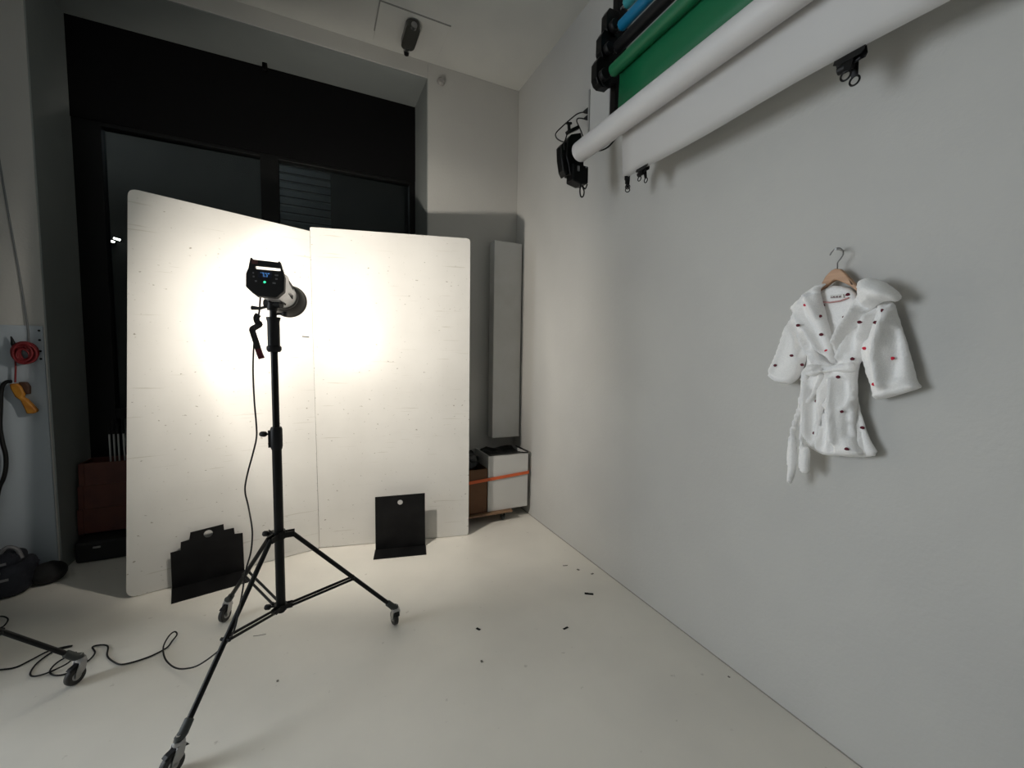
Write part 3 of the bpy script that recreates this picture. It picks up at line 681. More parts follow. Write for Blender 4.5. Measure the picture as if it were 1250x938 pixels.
P = [V(p) for p in [(1.6, 1.9219, 2.7934), (1.59, 1.9573, 2.772), (1.585, 1.9855, 2.7476), (1.58, 2.0367, 2.7232), (1.57, 2.0847, 2.7181), (1.56, 2.1355, 2.7278), (1.55, 2.1707, 2.7162)]]
bm = bmesh.new(); tube(bm, [p for p in smooth_path(P, 5)], .0045, 8)
tag(link('drive_cable', bm, blackp_m, smooth=True), 'short black cable sagging below the white paper roll beside its drive unit', 'cable')

# bulldog clips on the lower edge of the white sheet
def clip(loc, w, s, label):
    t = empty('bulldog_clip', loc, label, 'clip')
    for q in (-1, 1):      # two folded jaws gripping the paper, a lever with a ring on each
        bm = bmesh.new(); plate(bm, [(-w/2,.014*s),(w/2,.014*s),(w/2,-.004*s),(w*.30,-.016*s),(-w*.42,-.016*s),(-w/2,-.006*s)], [], lambda u, v, ww: V((q*(.002+max(0,.014*s-v)*.42)+q*ww, u, v)), .0025)
        link('jaw', bm, black_m, t, bevel=.0008)
        bm = bmesh.new()
        plate(bm, [(-.013*s,-.008*s),(.015*s,-.008*s),(.011*s,-.058*s),(-.009*s,-.058*s)], [], lambda u, v, ww: V((q*(.014*s+(-v-.008*s)*.22)+ww, u-.006*s, v)), .003)
        ring = [V((q*.028*s, -.005*s+.015*s*math.cos(a), -.070*s+.015*s*math.sin(a))) for a in [2*PI*k/20 for k in range(21)]]
        tube(bm, ring, .0032*s, 8, cap=False); link('lever_ring', bm, black_m, t)
    bm = bmesh.new(); tube(bm, [(0,-w*.12,-.026*s),(0,w*.36,-.026*s)], .014*s, 16); link('spring', bm, blackp_m, t, smooth=True)
    bm = bmesh.new(); tube(bm, [(0,-w*.34,-.018*s),(0,-w*.12,-.024*s)], .005*s, 8); link('spring_end', bm, blackp_m, t, smooth=True)
    return t
c1 = clip((1.600,.822,2.484), .088, .95, 'large black bulldog clip gripping the white sheet above the bathrobe')
c2 = clip((1.600,1.775,2.496), .085, .8, 'wider small bulldog clip near the far corner of the white sheet')
c3 = clip((1.600,1.895,2.492), .03, .8, 'narrow bulldog clip seen edge on at the far lower corner of the white sheet')
c3.rotation_euler = (0, 0, R_(50))

# ------------------------------------------------------------------ bathrobe on its hanger
def hookwire(pts, r, name, m, parent):
    bm = bmesh.new(); tube(bm, smooth_path(pts, 6), r, 10); return link(name, bm, m, parent, smooth=True)
XH = 1.745
hg = empty('coat_hanger', (XH, .91, 1.79), 'beech wood coat hanger with a steel hook, holding the bathrobe', 'hanger')
def lh(p): return V(p)-V((XH, .91, 1.79))
HO = [(0.9016, 1.8275), (0.9118, 1.8187), (0.9221, 1.8068), (0.9319, 1.7864), (0.9402, 1.7743), (0.9533, 1.7647), (0.9618, 1.7534), (0.9704, 1.7419), (0.9628, 1.7325), (0.9432, 1.7511), (0.9281, 1.7614), (0.9134, 1.774), (0.901, 1.7843), (0.8906, 1.7899), (0.8753, 1.7838), (0.858, 1.7733), (0.8368, 1.7586), (0.8154, 1.7351), (0.7905, 1.7094), (0.7852, 1.7156), (0.8081, 1.7433), (0.8274, 1.7689), (0.8426, 1.7873), (0.856, 1.8048), (0.8672, 1.8193), (0.876, 1.8269), (0.891, 1.8305)]
bm = bmesh.new(); plate(bm, HO, [], lambda u, v, w: lh((XH-.011+w, u, v)), .022)
link('hanger_arms', bm, wood_m, hg, bevel=.006, seg=3)
HW = [(0.8886, 1.8253), (0.8889, 1.8372), (0.889, 1.8515), (0.8844, 1.8601), (0.8783, 1.8683), (0.8731, 1.879), (0.8738, 1.8894), (0.8794, 1.899), (0.8864, 1.9043), (0.895, 1.9062), (0.9021, 1.904), (0.9082, 1.8981), (0.913, 1.892), (0.9165, 1.885)]
hookwire([lh((XH, u, v)) for u, v in HW], .0022, 'steel_hook', mat('dark_steel', (.16,.155,.15), .35, metal=1), hg)
NL = HW[9]
bm = bmesh.new(); lathe(bm, [(0,0),(.004,0),(.004,.002),(.0022,.003),(.002,.053)], (1.737, NL[0], NL[1]-.0045), (1,0,0), 12)
tag(link('wall_nail', bm, chrome_m, smooth=True, ), 'small nail in the right wall carrying the hanger hook', 'nail')

ROBE0 = V((1.74, .9, 1.2))
rb = empty('bathrobe', ROBE0, 'white towelling child bathrobe with small red dots and tied belt, hanging on the right wall', 'bathrobe')
def chaikin(p, n=2):
    for _ in range(n):
        q = []
        for i in range(len(p)):
            a, b = p[i], p[(i+1) % len(p)]
            q += [(a[0]*.75+b[0]*.25, a[1]*.75+b[1]*.25), (a[0]*.25+b[0]*.75, a[1]*.25+b[1]*.75)]
        p = q
    return p
def resample(p, st):
    out = []; n = len(p)
    for i in range(n):
        a, b = V(p[i]), V(p[(i+1) % n]); k = max(1, int((b-a).length/st+.5))
        for j in range(k): q = a.lerp(b, j/k); out.append((q.x, q.y))
    # drop near duplicates
    res = []
    for q in out:
        if not res or (V(q)-V(res[-1])).length > st*.45: res.append(q)
    return res
def segd(p, a, b):
    e = b-a; t = max(0, min(1, (p-a).dot(e)/max(e.length_squared, 1e-12))); q = a+e*t
    return (p-q).length, t, (e.x*(p.y-a.y)-e.y*(p.x-a.x))
def cloth(name, outline, xf, bulge, folds=(), dots=(), edge=.03, back=.012, step=.0075, parent=None, m=None, wob=.0025, tilt=None, ch=1):
    ol = resample(chaikin(outline, ch) if ch else outline, step); n = len(ol)
    ol = [(y+wob*noise.noise(V((y*45, z*45, xf*9))), z+wob*noise.noise(V((y*45, z*45, 7+xf*9)))) for y, z in ol]
    ys = [p[0] for p in ol]; zs = [p[1] for p in ol]; co = [V(p) for p in ol]; ed = [(i, (i+1) % n) for i in range(n)]
    poly = ol; y = min(ys)+step/2; row = 0
    segs = [(V(ol[i]), V(ol[(i+1) % n])) for i in range(n)]
    while y < max(ys):
        z = min(zs)+(step/2 if row % 2 else 0)
        while z < max(zs):
            if inside((y, z), poly):
                p = V((y, z))
                if min((p-a).length for a, b in segs) > step*.62: co.append(p)
            z += step
        y += step*.87; row += 1
    vc, _, fc, orig, _, _ = delaunay_2d_cdt(co, ed, [], 1, 1e-7)
    F = [([V(q) for q in pl], w*.75, a*2.5) for pl, w, a in folds]
    def height(p):
        d = min(segd(p, a, b)[0] for a, b in segs); t = min(d/edge, 1); prof = math.sqrt(max(0, 1-(1-t)**2)); h = bulge*prof
        for pl, w, a in F:
            dd = min((segd(p, pl[i], pl[i+1]) for i in range(len(pl)-1)), key=lambda s: s[0]); s = dd[0]/w
            h += a*math.exp(-s*s)*min(1, d/.012)
        h += .0016*noise.noise(V((p.x*160, p.y*160, 0)))+.004*noise.noise(V((p.x*22, p.y*22, 3)))*prof
        if tilt: h += (p.x-tilt[0])*tilt[1]+(p.y-tilt[2])*tilt[3]
        return h, prof
    bm = bmesh.new(); fr = []; bk = []
    for v in vc:
        h, pf = height(v)
        fr.append(bm.verts.new(V((xf-h, v.x, v.y))-ROBE0)); bk.append(bm.verts.new(V((min(XR-.004, xf+.004+back*pf-(((v.x-tilt[0])*tilt[1]+(v.y-tilt[2])*tilt[3]) if tilt else 0)), v.x, v.y))-ROBE0))
    cnt = set()
    for f in fc:
        bm.faces.new([fr[i] for i in f]); bm.faces.new([bk[i] for i in reversed(f)])
        for i in range(len(f)): cnt.add((f[i], f[(i+1) % len(f)]))
    for (a, b) in list(cnt):
        if (b, a) not in cnt: bm.faces.new((fr[b], fr[a], bk[a], bk[b]))
    for (py, pz, c) in dots:
        h, pf = height(V((py, pz)))
        k = len(bm.faces); bm.faces.ensure_lookup_table()
        geo = bmesh.ops.create_icosphere(bm, subdivisions=2, radius=1)
        for v in geo['verts']:
            q = v.co.copy(); rr = .0066*(1+.28*noise.noise(q*1.5+V((py*90, pz*90, 0))))
            v.co = V((q.x*.003, q.y*rr*1.15, q.z*rr*.85))+V((xf-h-.001, py, pz))-ROBE0
        bm.faces.ensure_lookup_table()
        for f in bm.faces[k:]: f.material_index = c
    o = link(name, bm, None, parent or rb, smooth=False, mats=[m or terry_m, red_m, dred_m])
    for p in o.data.polygons: p.use_smooth = True
    return o
# back of the robe (seen through the neck and under the skirt)
cloth('back_panel', [(0.9665, 1.754), (0.9439, 1.761), (0.9088, 1.771), (0.8742, 1.7662), (0.8363, 1.7516), (0.8045, 1.6881), (0.7992, 1.6052), (0.8022, 1.5314), (0.8218, 1.4603), (0.811, 1.3646), (0.788, 1.2872), (0.7653, 1.2113), (0.732, 1.1617), (0.779, 1.1485), (0.8801, 1.1314), (0.9355, 1.1421), (0.9592, 1.1726), (0.9924, 1.3463), (0.9722, 1.4657), (0.983, 1.5624), (0.9702, 1.6638)],
      1.748, .012, folds=[([(0.7914, 1.2706), (0.771, 1.1622)], 0.012, 0.006), ([(0.8038, 1.3224), (0.7873, 1.207)], 0.012, -0.005)],
      dots=[(0.8279, 1.5007, 2), (0.8447, 1.7305, 2), (0.9228, 1.6988, 2)], edge=.02, back=.01)
# sleeves
cloth('sleeve', [(1.0207, 1.6869), (1.0365, 1.657), (1.0552, 1.5843), (1.0704, 1.5312), (1.0824, 1.4906), (1.1081, 1.4359), (1.0973, 1.4146), (1.0746, 1.3975), (1.0381, 1.391), (1.0124, 1.4001), (0.9887, 1.427), (0.9729, 1.483), (0.967, 1.5311), (0.9626, 1.6118), (0.991, 1.6843)],
      1.735, .040, folds=[([(1.0137, 1.6554), (0.9895, 1.5824), (0.9753, 1.5107)], 0.012, -0.014), ([(1.0364, 1.6152), (1.0839, 1.4494)], 0.02, 0.008), ([(1.0948, 1.4241), (1.063, 1.4075), (1.0156, 1.4046)], 0.007, 0.008)],
      dots=[(1.0023, 1.5092, 2), (0.968, 1.4739, 2), (1.0615, 1.4686, 2)], edge=.04)
cloth('sleeve', [(0.7531, 1.7035), (0.7312, 1.6967), (0.7113, 1.686), (0.7027, 1.6596), (0.6874, 1.6075), (0.6725, 1.5604), (0.658, 1.514), (0.6486, 1.4819), (0.6359, 1.428), (0.623, 1.4125), (0.6432, 1.4004), (0.6797, 1.3834), (0.7143, 1.3691), (0.7393, 1.3613), (0.7454, 1.3719), (0.7614, 1.4219), (0.7792, 1.4777), (0.7915, 1.5189), (0.7923, 1.5263), (0.7851, 1.5628), (0.7742, 1.63)],
      1.742, .048, folds=[([(0.713, 1.6605), (0.7225, 1.592), (0.7304, 1.522), (0.7093, 1.4155)], 0.016, 0.016), ([(0.7542, 1.664), (0.7745, 1.5761)], 0.014, -0.012), ([(0.6964, 1.5909), (0.6845, 1.5137), (0.6839, 1.4467)], 0.02, -0.01), ([(0.7235, 1.6873), (0.729, 1.6358)], 0.01, -0.012), ([(0.74, 1.3725), (0.6803, 1.3932), (0.6295, 1.4129)], 0.008, 0.006)],
      dots=[(0.7318, 1.6624, 2), (0.7259, 1.6206, 2), (0.7656, 1.5367, 1), (0.6936, 1.5039, 1), (0.727, 1.4161, 1)], edge=.05)
# skirt and front panels
cloth('left_front', [(1.0158, 1.6776), (0.9782, 1.662), (0.913, 1.5111), (0.8768, 1.4827), (0.8617, 1.475), (0.8645, 1.4424), (0.8721, 1.4092), (0.8872, 1.3361), (0.9017, 1.2443), (0.9116, 1.1542), (0.9278, 1.1593), (0.9466, 1.202), (0.9567, 1.2934), (0.9643, 1.3795), (0.9722, 1.4368), (0.9581, 1.4719), (0.9544, 1.5107), (0.987, 1.5715), (1.0081, 1.6336)],
      1.725, .030, folds=[([(0.9786, 1.5916), (0.9557, 1.5307), (0.9224, 1.4898)], 0.01, 0.01), ([(0.9529, 1.5607), (0.9328, 1.4896)], 0.006, -0.009), ([(0.9324, 1.5307), (0.9017, 1.4848)], 0.006, 0.008), ([(0.9435, 1.4098), (0.9417, 1.2954), (0.9371, 1.1806)], 0.012, 0.01), ([(0.9179, 1.3778), (0.9187, 1.1842)], 0.012, -0.01)],
      dots=[(0.9177, 1.3375, 2), (0.9193, 1.2141, 2)], edge=.03)
cloth('right_front', [(0.8224, 1.6316), (0.8002, 1.6527), (0.7636, 1.6719), (0.7397, 1.6956), (0.7368, 1.6781), (0.7497, 1.627), (0.7621, 1.5925), (0.7778, 1.5439), (0.7776, 1.5124), (0.7807, 1.4981), (0.793, 1.472), (0.7925, 1.4358), (0.789, 1.3685), (0.7883, 1.3163), (0.7894, 1.2636), (0.7798, 1.2127), (0.7598, 1.175), (0.7546, 1.1627), (0.7938, 1.1503), (0.8546, 1.1392), (0.8797, 1.1423), (0.9121, 1.1498), (0.9019, 1.211), (0.891, 1.2803), (0.8849, 1.3423), (0.8802, 1.3868), (0.8763, 1.4418), (0.8656, 1.464), (0.8529, 1.4913), (0.8548, 1.4974), (0.845, 1.5398), (0.8316, 1.5861)],
      1.728, .036, folds=[([(0.8692, 1.415), (0.8604, 1.3067), (0.8573, 1.2193), (0.8418, 1.1675)], 0.007, -0.022), ([(0.856, 1.4267), (0.8498, 1.3081), (0.8344, 1.2018)], 0.013, 0.012), ([(0.7936, 1.3576), (0.8141, 1.3235)], 0.01, 0.008), ([(0.8842, 1.3313), (0.9049, 1.1764)], 0.012, 0.012), ([(0.875, 1.3048), (0.8765, 1.1711)], 0.016, -0.012), ([(0.8202, 1.4183), (0.8135, 1.3501), (0.799, 1.2302)], 0.014, -0.008), ([(0.8172, 1.613), (0.8339, 1.5583), (0.8395, 1.5022)], 0.012, 0.012), ([(0.7656, 1.6457), (0.7798, 1.5753)], 0.012, 0.01), ([(0.7976, 1.612), (0.808, 1.5304)], 0.012, -0.008)],
      dots=[(0.7747, 1.625, 2), (0.833, 1.4346, 2), (0.8191, 1.3116, 2), (0.791, 1.1821, 2), (0.7981, 1.4997, 2)], edge=.035)
cloth('side_panel', [(0.8262, 1.4655), (0.8044, 1.4664), (0.8006, 1.393), (0.7877, 1.3258), (0.7712, 1.2756), (0.7525, 1.2214), (0.7187, 1.1687), (0.7699, 1.1525), (0.806, 1.1515), (0.8163, 1.3114)],
      1.745, .018, folds=[([(0.7954, 1.3407), (0.7623, 1.1722)], 0.012, -0.006)], dots=[(0.7702, 1.2587, 2)], edge=.03)
# shawl collar: two broad lapels lying on top
cloth('left_lapel', [(1.0248, 1.7006), (1.0092, 1.7143), (0.9797, 1.7461), (0.9528, 1.7648), (0.9287, 1.7793), (0.9021, 1.7769), (0.9168, 1.7671), (0.9259, 1.7563), (0.9188, 1.729), (0.9071, 1.6847), (0.8909, 1.6357), (0.8749, 1.5874), (0.8652, 1.5351), (0.8607, 1.4973), (0.8545, 1.4816), (0.869, 1.4828), (0.8902, 1.5068), (0.9149, 1.5256), (0.9448, 1.5652), (0.9763, 1.6161), (1.0061, 1.6633)],
      1.712, .030, folds=[([(0.9778, 1.7161), (0.9378, 1.7458)], 0.005, -0.014), ([(0.999, 1.6679), (0.942, 1.5947), (0.8917, 1.5111)], 0.008, 0.01), ([(0.9661, 1.6802), (0.9201, 1.6085), (0.8842, 1.5304)], 0.012, -0.007), ([(0.9601, 1.7339), (0.9142, 1.6565)], 0.014, 0.008)],
      dots=[(0.9533, 1.7007, 1), (0.9039, 1.6549, 2), (0.9644, 1.6238, 2), (0.8939, 1.5876, 2), (0.8797, 1.5282, 1)], edge=.022)
cloth('right_lapel', [(0.7958, 1.7663), (0.783, 1.7731), (0.7665, 1.7748), (0.7405, 1.7644), (0.7114, 1.7453), (0.6859, 1.7169), (0.6748, 1.6971), (0.6889, 1.6863), (0.7078, 1.6913), (0.732, 1.6888), (0.7523, 1.6693), (0.7731, 1.6493), (0.7869, 1.6282), (0.8046, 1.6023), (0.8187, 1.5757), (0.8307, 1.5438), (0.8404, 1.5021), (0.84, 1.4862), (0.8455, 1.485), (0.8478, 1.5207), (0.8594, 1.5394), (0.8588, 1.5628), (0.8484, 1.5951), (0.834, 1.6266), (0.82, 1.6575), (0.8101, 1.6881), (0.8001, 1.7138), (0.798, 1.7401)],
      1.700, .040, folds=[([(0.7938, 1.7351), (0.7855, 1.6944), (0.7727, 1.6712)], 0.01, -0.012), ([(0.7563, 1.7302), (0.7193, 1.7086)], 0.03, 0.01), ([(0.7671, 1.6707), (0.7323, 1.6931)], 0.01, -0.008), ([(0.7931, 1.6642), (0.825, 1.6124), (0.846, 1.5579)], 0.012, 0.01)],
      dots=[(0.8175, 1.6454, 2)], edge=.03)
# neck label and piping
bm = bmesh.new(); Pp = [(0.934, 1.7146), (0.8981, 1.7074), (0.8642, 1.7096), (0.8381, 1.7184)]
tube(bm, [V((1.730, a, b))-ROBE0 for a, b in Pp], .0030, 8); link('neck_piping', bm, pink_m, rb, smooth=True)
lb = [(0.8977, 1.7348), (0.8554, 1.7335), (0.8533, 1.7201), (0.8956, 1.7221)]
bm = bmesh.new(); plate(bm, lb, [], lambda u, v, w: V((1.728+w, u, v))-ROBE0, .002); tg_ = link('neck_label', bm, mat('label_cloth', (.7,.69,.66), .8), rb)
bm = bmesh.new()
for i in range(7):
    a, b = lb[0], lb[1]; t0 = .12+i*.12; y = a[0]+(b[0]-a[0])*t0; z = a[1]+(b[1]-a[1])*t0-.009
    bar(bm, V((1.7268, y, z-.003))-ROBE0, V((1.7268, y-.002*(i % 2), z+.003))-ROBE0, .0015, .0015)
    if i % 2: bar(bm, V((1.7268, y, z))-ROBE0, V((1.7268, y-.005, z+.002))-ROBE0, .0013, .0013)
link('label_print', bm, dred_m, tg_)
# belt
cloth('belt', [(0.7925, 1.4874), (0.7854, 1.4723), (0.786, 1.4543), (0.8125, 1.4505), (0.8405, 1.4544), (0.8689, 1.4505), (0.8883, 1.4468), (0.899, 1.4573), (0.8926, 1.474), (0.8606, 1.4723), (0.8328, 1.4811), (0.8104, 1.488)], 1.690, .018, edge=.012,
      folds=[([(0.8793, 1.4608), (0.8413, 1.4677), (0.8057, 1.4845)], 0.004, -0.01)], step=.006)
kn = cloth('belt_knot', [(0.9302, 1.4738), (0.9075, 1.48), (0.8869, 1.473), (0.8784, 1.4555), (0.8899, 1.4414), (0.9146, 1.4318), (0.9357, 1.4362), (0.9412, 1.4556)], 1.675, .030, edge=.022,
      folds=[([(0.8891, 1.4686), (0.8924, 1.4413)], 0.005, -0.014), ([(0.9258, 1.4451), (0.9006, 1.4518)], 0.006, -0.006)], step=.006)
cloth('belt_tail', [(0.9409, 1.4668), (0.9245, 1.4562), (0.9335, 1.4334), (0.9393, 1.3993), (0.9394, 1.3596), (0.9449, 1.3192), (0.9535, 1.2837), (0.965, 1.2473), (0.9676, 1.2002), (0.9581, 1.1554), (0.9529, 1.0981), (0.9578, 1.044), (0.9691, 1.0004), (0.9827, 1.0072), (0.9863, 1.066), (0.9898, 1.1486), (0.9849, 1.2088), (0.9743, 1.2633), (0.9655, 1.2994), (0.9602, 1.3461), (0.9576, 1.3922), (0.959, 1.432), (0.9535, 1.455)], 1.690, .018, edge=.012,
      folds=[([(0.9474, 1.444), (0.9497, 1.3529), (0.9697, 1.2349), (0.9772, 1.1749)], 0.004, -0.007)], step=.006)
cloth('belt_tail', [(0.9068, 1.457), (0.8811, 1.4471), (0.8889, 1.4139), (0.9063, 1.3683), (0.9251, 1.3383), (0.9376, 1.3028), (0.9408, 1.2681), (0.9433, 1.2044), (0.9431, 1.1582), (0.9138, 1.1587), (0.9126, 1.1075), (0.9126, 1.057), (0.9438, 1.0561), (0.9503, 1.0983), (0.9501, 1.1567), (0.9551, 1.2022), (0.9537, 1.2661), (0.9524, 1.3066), (0.9408, 1.3366), (0.9216, 1.3668), (0.9065, 1.4127)], 1.698, .015, edge=.012, step=.006)

# ------------------------------------------------------------------ left side: things hung on the wall, bag, crates
YP = YB
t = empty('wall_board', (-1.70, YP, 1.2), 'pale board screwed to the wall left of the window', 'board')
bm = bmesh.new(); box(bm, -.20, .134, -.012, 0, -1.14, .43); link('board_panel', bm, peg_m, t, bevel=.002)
bm = bmesh.new()
for z in (.40,.34,.27,.22): 
    for x in (.118,): lathe(bm, [(0,.003),(.006,.003),(.007,0),(.007,-.01)], (x, -.012, z), (0,-1,0), 10)
link('screw', bm, blackp_m, t)
# red cable bundle on a thin cord
t = empty('red_cable_coil', (-1.633, YP-.03, 1.45), 'dark red cable coil hanging on a grey cord on the left wall', 'cable coil')
bm = bmesh.new()
for k in range(13):
    rr = (.052,.050,.047,.044,.040,.036,.055,.049,.042,.034,.029,.053,.046)[k]; pts = []
    for i in range(25):
        a = 2*PI*i/24; x = rr*math.sin(a)*(1.0+.12*math.cos(a+k)); z = .02+rr*1.15*math.cos(a)*(1.1 if math.cos(a) > 0 else .95)
        pts.append((x+.006*math.sin(k*3), -.010*math.cos(k*1.7)-.004*k, z-.02+.006*math.cos(k)))
    tube(bm, pts, .0062, 8, cap=False)
link('coil', bm, redc_m, t, smooth=True)
bm = bmesh.new(); tube(bm, smooth_path([(-.03,-.014,-.05),(0,-.034,-.045),(.035,-.02,-.03),(.04,-.01,0)], 4), .008, 8); link('cable_end', bm, mat('pale_red_cable', (.45,.12,.10), .5), t, smooth=True)
o = t
bm = bmesh.new(); tube(bm, smooth_path([(-1.63,YP-.02,1.50),(-1.632,YP-.012,1.62),(-1.66,YP-.004,2.0),(-1.70,YP-.004,2.5),(-1.74,YP-.004,3.2),(-1.75,YP-.004,3.9)], 5), .005, 8)
tag(link('hanging_cord', bm, mat('grey_cord', (.16,.17,.18), .6), smooth=True), 'thin grey cord running up the wall from the red coil', 'cord')
# yellow cable tester hanging on a red lead
t = empty('clamp_meter', (-1.70, YP-.045, 1.27), 'yellow hand-held meter hanging from a red lead beside the window recess', 'meter')
P0 = V((-1.70, YP-.045, 1.27))
ol = [(-1.7098, 1.2661), (-1.6745, 1.2691), (-1.658, 1.2473), (-1.6449, 1.2038), (-1.6561, 1.1825), (-1.639, 1.1675), (-1.6199, 1.1379), (-1.5936, 1.093), (-1.6075, 1.0754), (-1.6437, 1.075), (-1.6499, 1.1028), (-1.6674, 1.1613), (-1.689, 1.1835), (-1.7064, 1.234)]
bm = bmesh.new(); plate(bm, [(a-P0.x, b-P0.z) for a, b in ol], [], lambda u, v, w: V((u, w-.02, v)), .035); link('meter_body', bm, yel_m, t, bevel=.008, smooth=True)
ol = [(-1.6742, 1.2762), (-1.6387, 1.2757), (-1.6248, 1.2466), (-1.6273, 1.1961), (-1.6449, 1.2038), (-1.658, 1.2473)]
bm = bmesh.new(); plate(bm, [(a-P0.x, b-P0.z) for a, b in ol], [], lambda u, v, w: V((u, w-.014, v)), .03); link('clamp_jaw', bm, mat('dark_brown_plastic', (.06,.025,.012), .5), t, bevel=.006)
bm = bmesh.new(); pts = [(-1.6872, 1.5313), (-1.6827, 1.4821), (-1.6823, 1.4327), (-1.6835, 1.3689), (-1.6874, 1.3121), (-1.6904, 1.2729)]
tube(bm, smooth_path([(a-P0.x, 0, b-P0.z) for a, b in pts], 4), .005, 8); link('red_lead', bm, redc_m, t, smooth=True)
bm = bmesh.new(); pts = [(-1.6947, 1.5592), (-1.6898, 1.5383), (-1.6871, 1.5137), (-1.6852, 1.4926)]
tube(bm, [(a-P0.x, 0, b-P0.z) for a, b in pts], [.003,.007,.011,.008], 10); link('lead_plug', bm, blackp_m, t, smooth=True)
# thick black hose
pts = [(-1.6998, 1.2794), (-1.7196, 1.2783), (-1.7379, 1.2575), (-1.7474, 1.2155), (-1.7543, 1.1312), (-1.7633, 1.007), (-1.7581, 0.904), (-1.7482, 0.8206), (-1.7525, 0.738), (-1.7666, 0.6719), (-1.7919, 0.5969), (-1.824, 0.3927)]
bm = bmesh.new(); tube(bm, smooth_path([(a, 3.64, b) for a, b in pts], 5), .011, 10)
tag(link('black_hose', bm, blackp_m, smooth=True), 'thick black cable curving down the wall at the left edge', 'cable')

# black equipment bag on the floor
t = empty('equipment_bag', (-1.755, 3.50, 0), 'low black equipment bag with grey straps on the floor by the left wall', 'bag')
bm = bmesh.new(); bmesh.ops.create_cube(bm, size=2); bmesh.ops.subdivide_edges(bm, edges=bm.edges, cuts=10, use_grid_fill=True)
for v in bm.verts:
    p = v.co; q = V((abs(p.x)**4+abs(p.y)**4+abs(p.z)**4, 0, 0)).x**.25; p = p/q*1.0
    k = 1+.10*noise.noise(p*3); v.co = V((p.x*.155*k, p.y*.13*k, .10+p.z*.10*(1+.08*noise.noise(p*4))))
    v.co.z = max(0.0, v.co.z)
link('bag_body', bm, navy_m, t, smooth=True)
bm = bmesh.new(); bmesh.ops.create_cube(bm, size=2); bmesh.ops.subdivide_edges(bm, edges=bm.edges, cuts=8, use_grid_fill=True)
for v in bm.verts:
    p = v.co; q = (abs(p.x)**3+abs(p.y)**3+abs(p.z)**3)**(1/3); p = p/q
    v.co = V((p.x*.12+.0, p.y*.10, .21+p.z*.045*(1+.2*noise.noise(p*4))))
link('top_pocket', bm, navy_m, t, smooth=True)
bm = bmesh.new()
for k, (x0, x1, z, y) in enumerate(((-.10,.03,.235,-.098),(-.06,.09,.205,-.112),(-.12,.08,.165,-.146),(-.10,.11,.120,-.142))):
    ribbon(bm, smooth_path([(x0, y, z), ((x0+x1)/2, y-.008, z+.006), (x1, y+.01, z+.012)], 4), .014, .004, 0, face=(0,-1,.2))
link('strap', bm, greyf_m, t)
bm = bmesh.new(); tube(bm, smooth_path([(.02,-.03,.235),(.06,-.03,.29),(.10,-.02,.27),(.12,-.02,.21)], 6), .011, 10); link('carry_loop', bm, greyf_m, t, smooth=True)
bm = bmesh.new(); bmesh.ops.create_uvsphere(bm, u_segments=28, v_segments=18, radius=1)
for v in bm.verts:
    p = v.co; v.co = V((p.x*.085, p.y*.09, max(0, .06+p.z*.065*(1+.1*noise.noise(p*3)))))
o = link('rolled_pouch', bm, mat('black_fabric', (.006,.006,.007), .85), smooth=True); o.location = (-1.56, 3.565, 0)
tag(o, 'rounded black pouch on the floor at the right end of the equipment bag', 'pouch')

# crates in the recess
for k, (z0, z1, nm) in enumerate(((.165,.345,'lowest'),(.347,.515,'middle'),(.517,.675,'topmost'))):
    t = empty('crate', (-1.36, 4.0, z0), 'dark red-brown wooden crate in the window recess, %s of the stack of three' % nm, 'crate', group=None)
    bm = bmesh.new(); hh = z1-z0
    x0, x1 = -.18+.01*k, .18
    for y in (-.10,.09): box(bm, x0, x1, y, y+.012, 0, hh)
    for x in (x0, x1-.012): box(bm, x, x+.012, -.09, .09, 0, hh)
    box(bm, x0, x1, -.09, .09, 0, .01); link('crate_sides', bm, crate_m, t, bevel=.002)
    for x in (x0, x1-.03):
        bm = bmesh.new(); box(bm, x, x+.03, -.108, -.10, 0, hh-.004); link('corner_batten', bm, crate_m, t, bevel=.001)
t = empty('equipment_case', (-1.36, 3.95, 0), 'low black case on the floor under the red-brown crates', 'case')
link('case_body', mbox(-.16, .2, -.18, .16, 0, .15), mat('case_black', (.005,.005,.005), .6), t, bevel=.02)
link('latch', mbox(-.06, -.02, -.186, -.18, .10, .112), chrome_m, t)
# pale tubes standing in the topmost crate
T0 = [(-1.3808, 3.98, 0.8361), (-1.3558, 3.98, 0.8342), (-1.3306, 3.98, 0.8323), (-1.3005, 3.98, 0.8301)]
for k, p in enumerate(T0):
    t = empty('paint_stick', (p[0], 4.0, .53), ['pale slim rod standing in the topmost crate, leftmost of the row', 'pale slim rod standing in the topmost crate, second from the left', 'pale slim rod standing in the topmost crate, third from the left', 'pale slim rod standing in the topmost crate, beside the board edge'][k], 'rod')
    bm = bmesh.new(); tube(bm, [(0,0,0),(0,0,.33)], .0052, 10); link('shaft', bm, tube_m, t, smooth=True)
    bm = bmesh.new(); tube(bm, [(0,0,.33),(0,0,.34),(0,0,.40+.03*(k % 2)),(0,0,.41+.03*(k%2))], [.004,.008,.008,.003], 10); link('cap', bm, blackp_m, t, smooth=True)

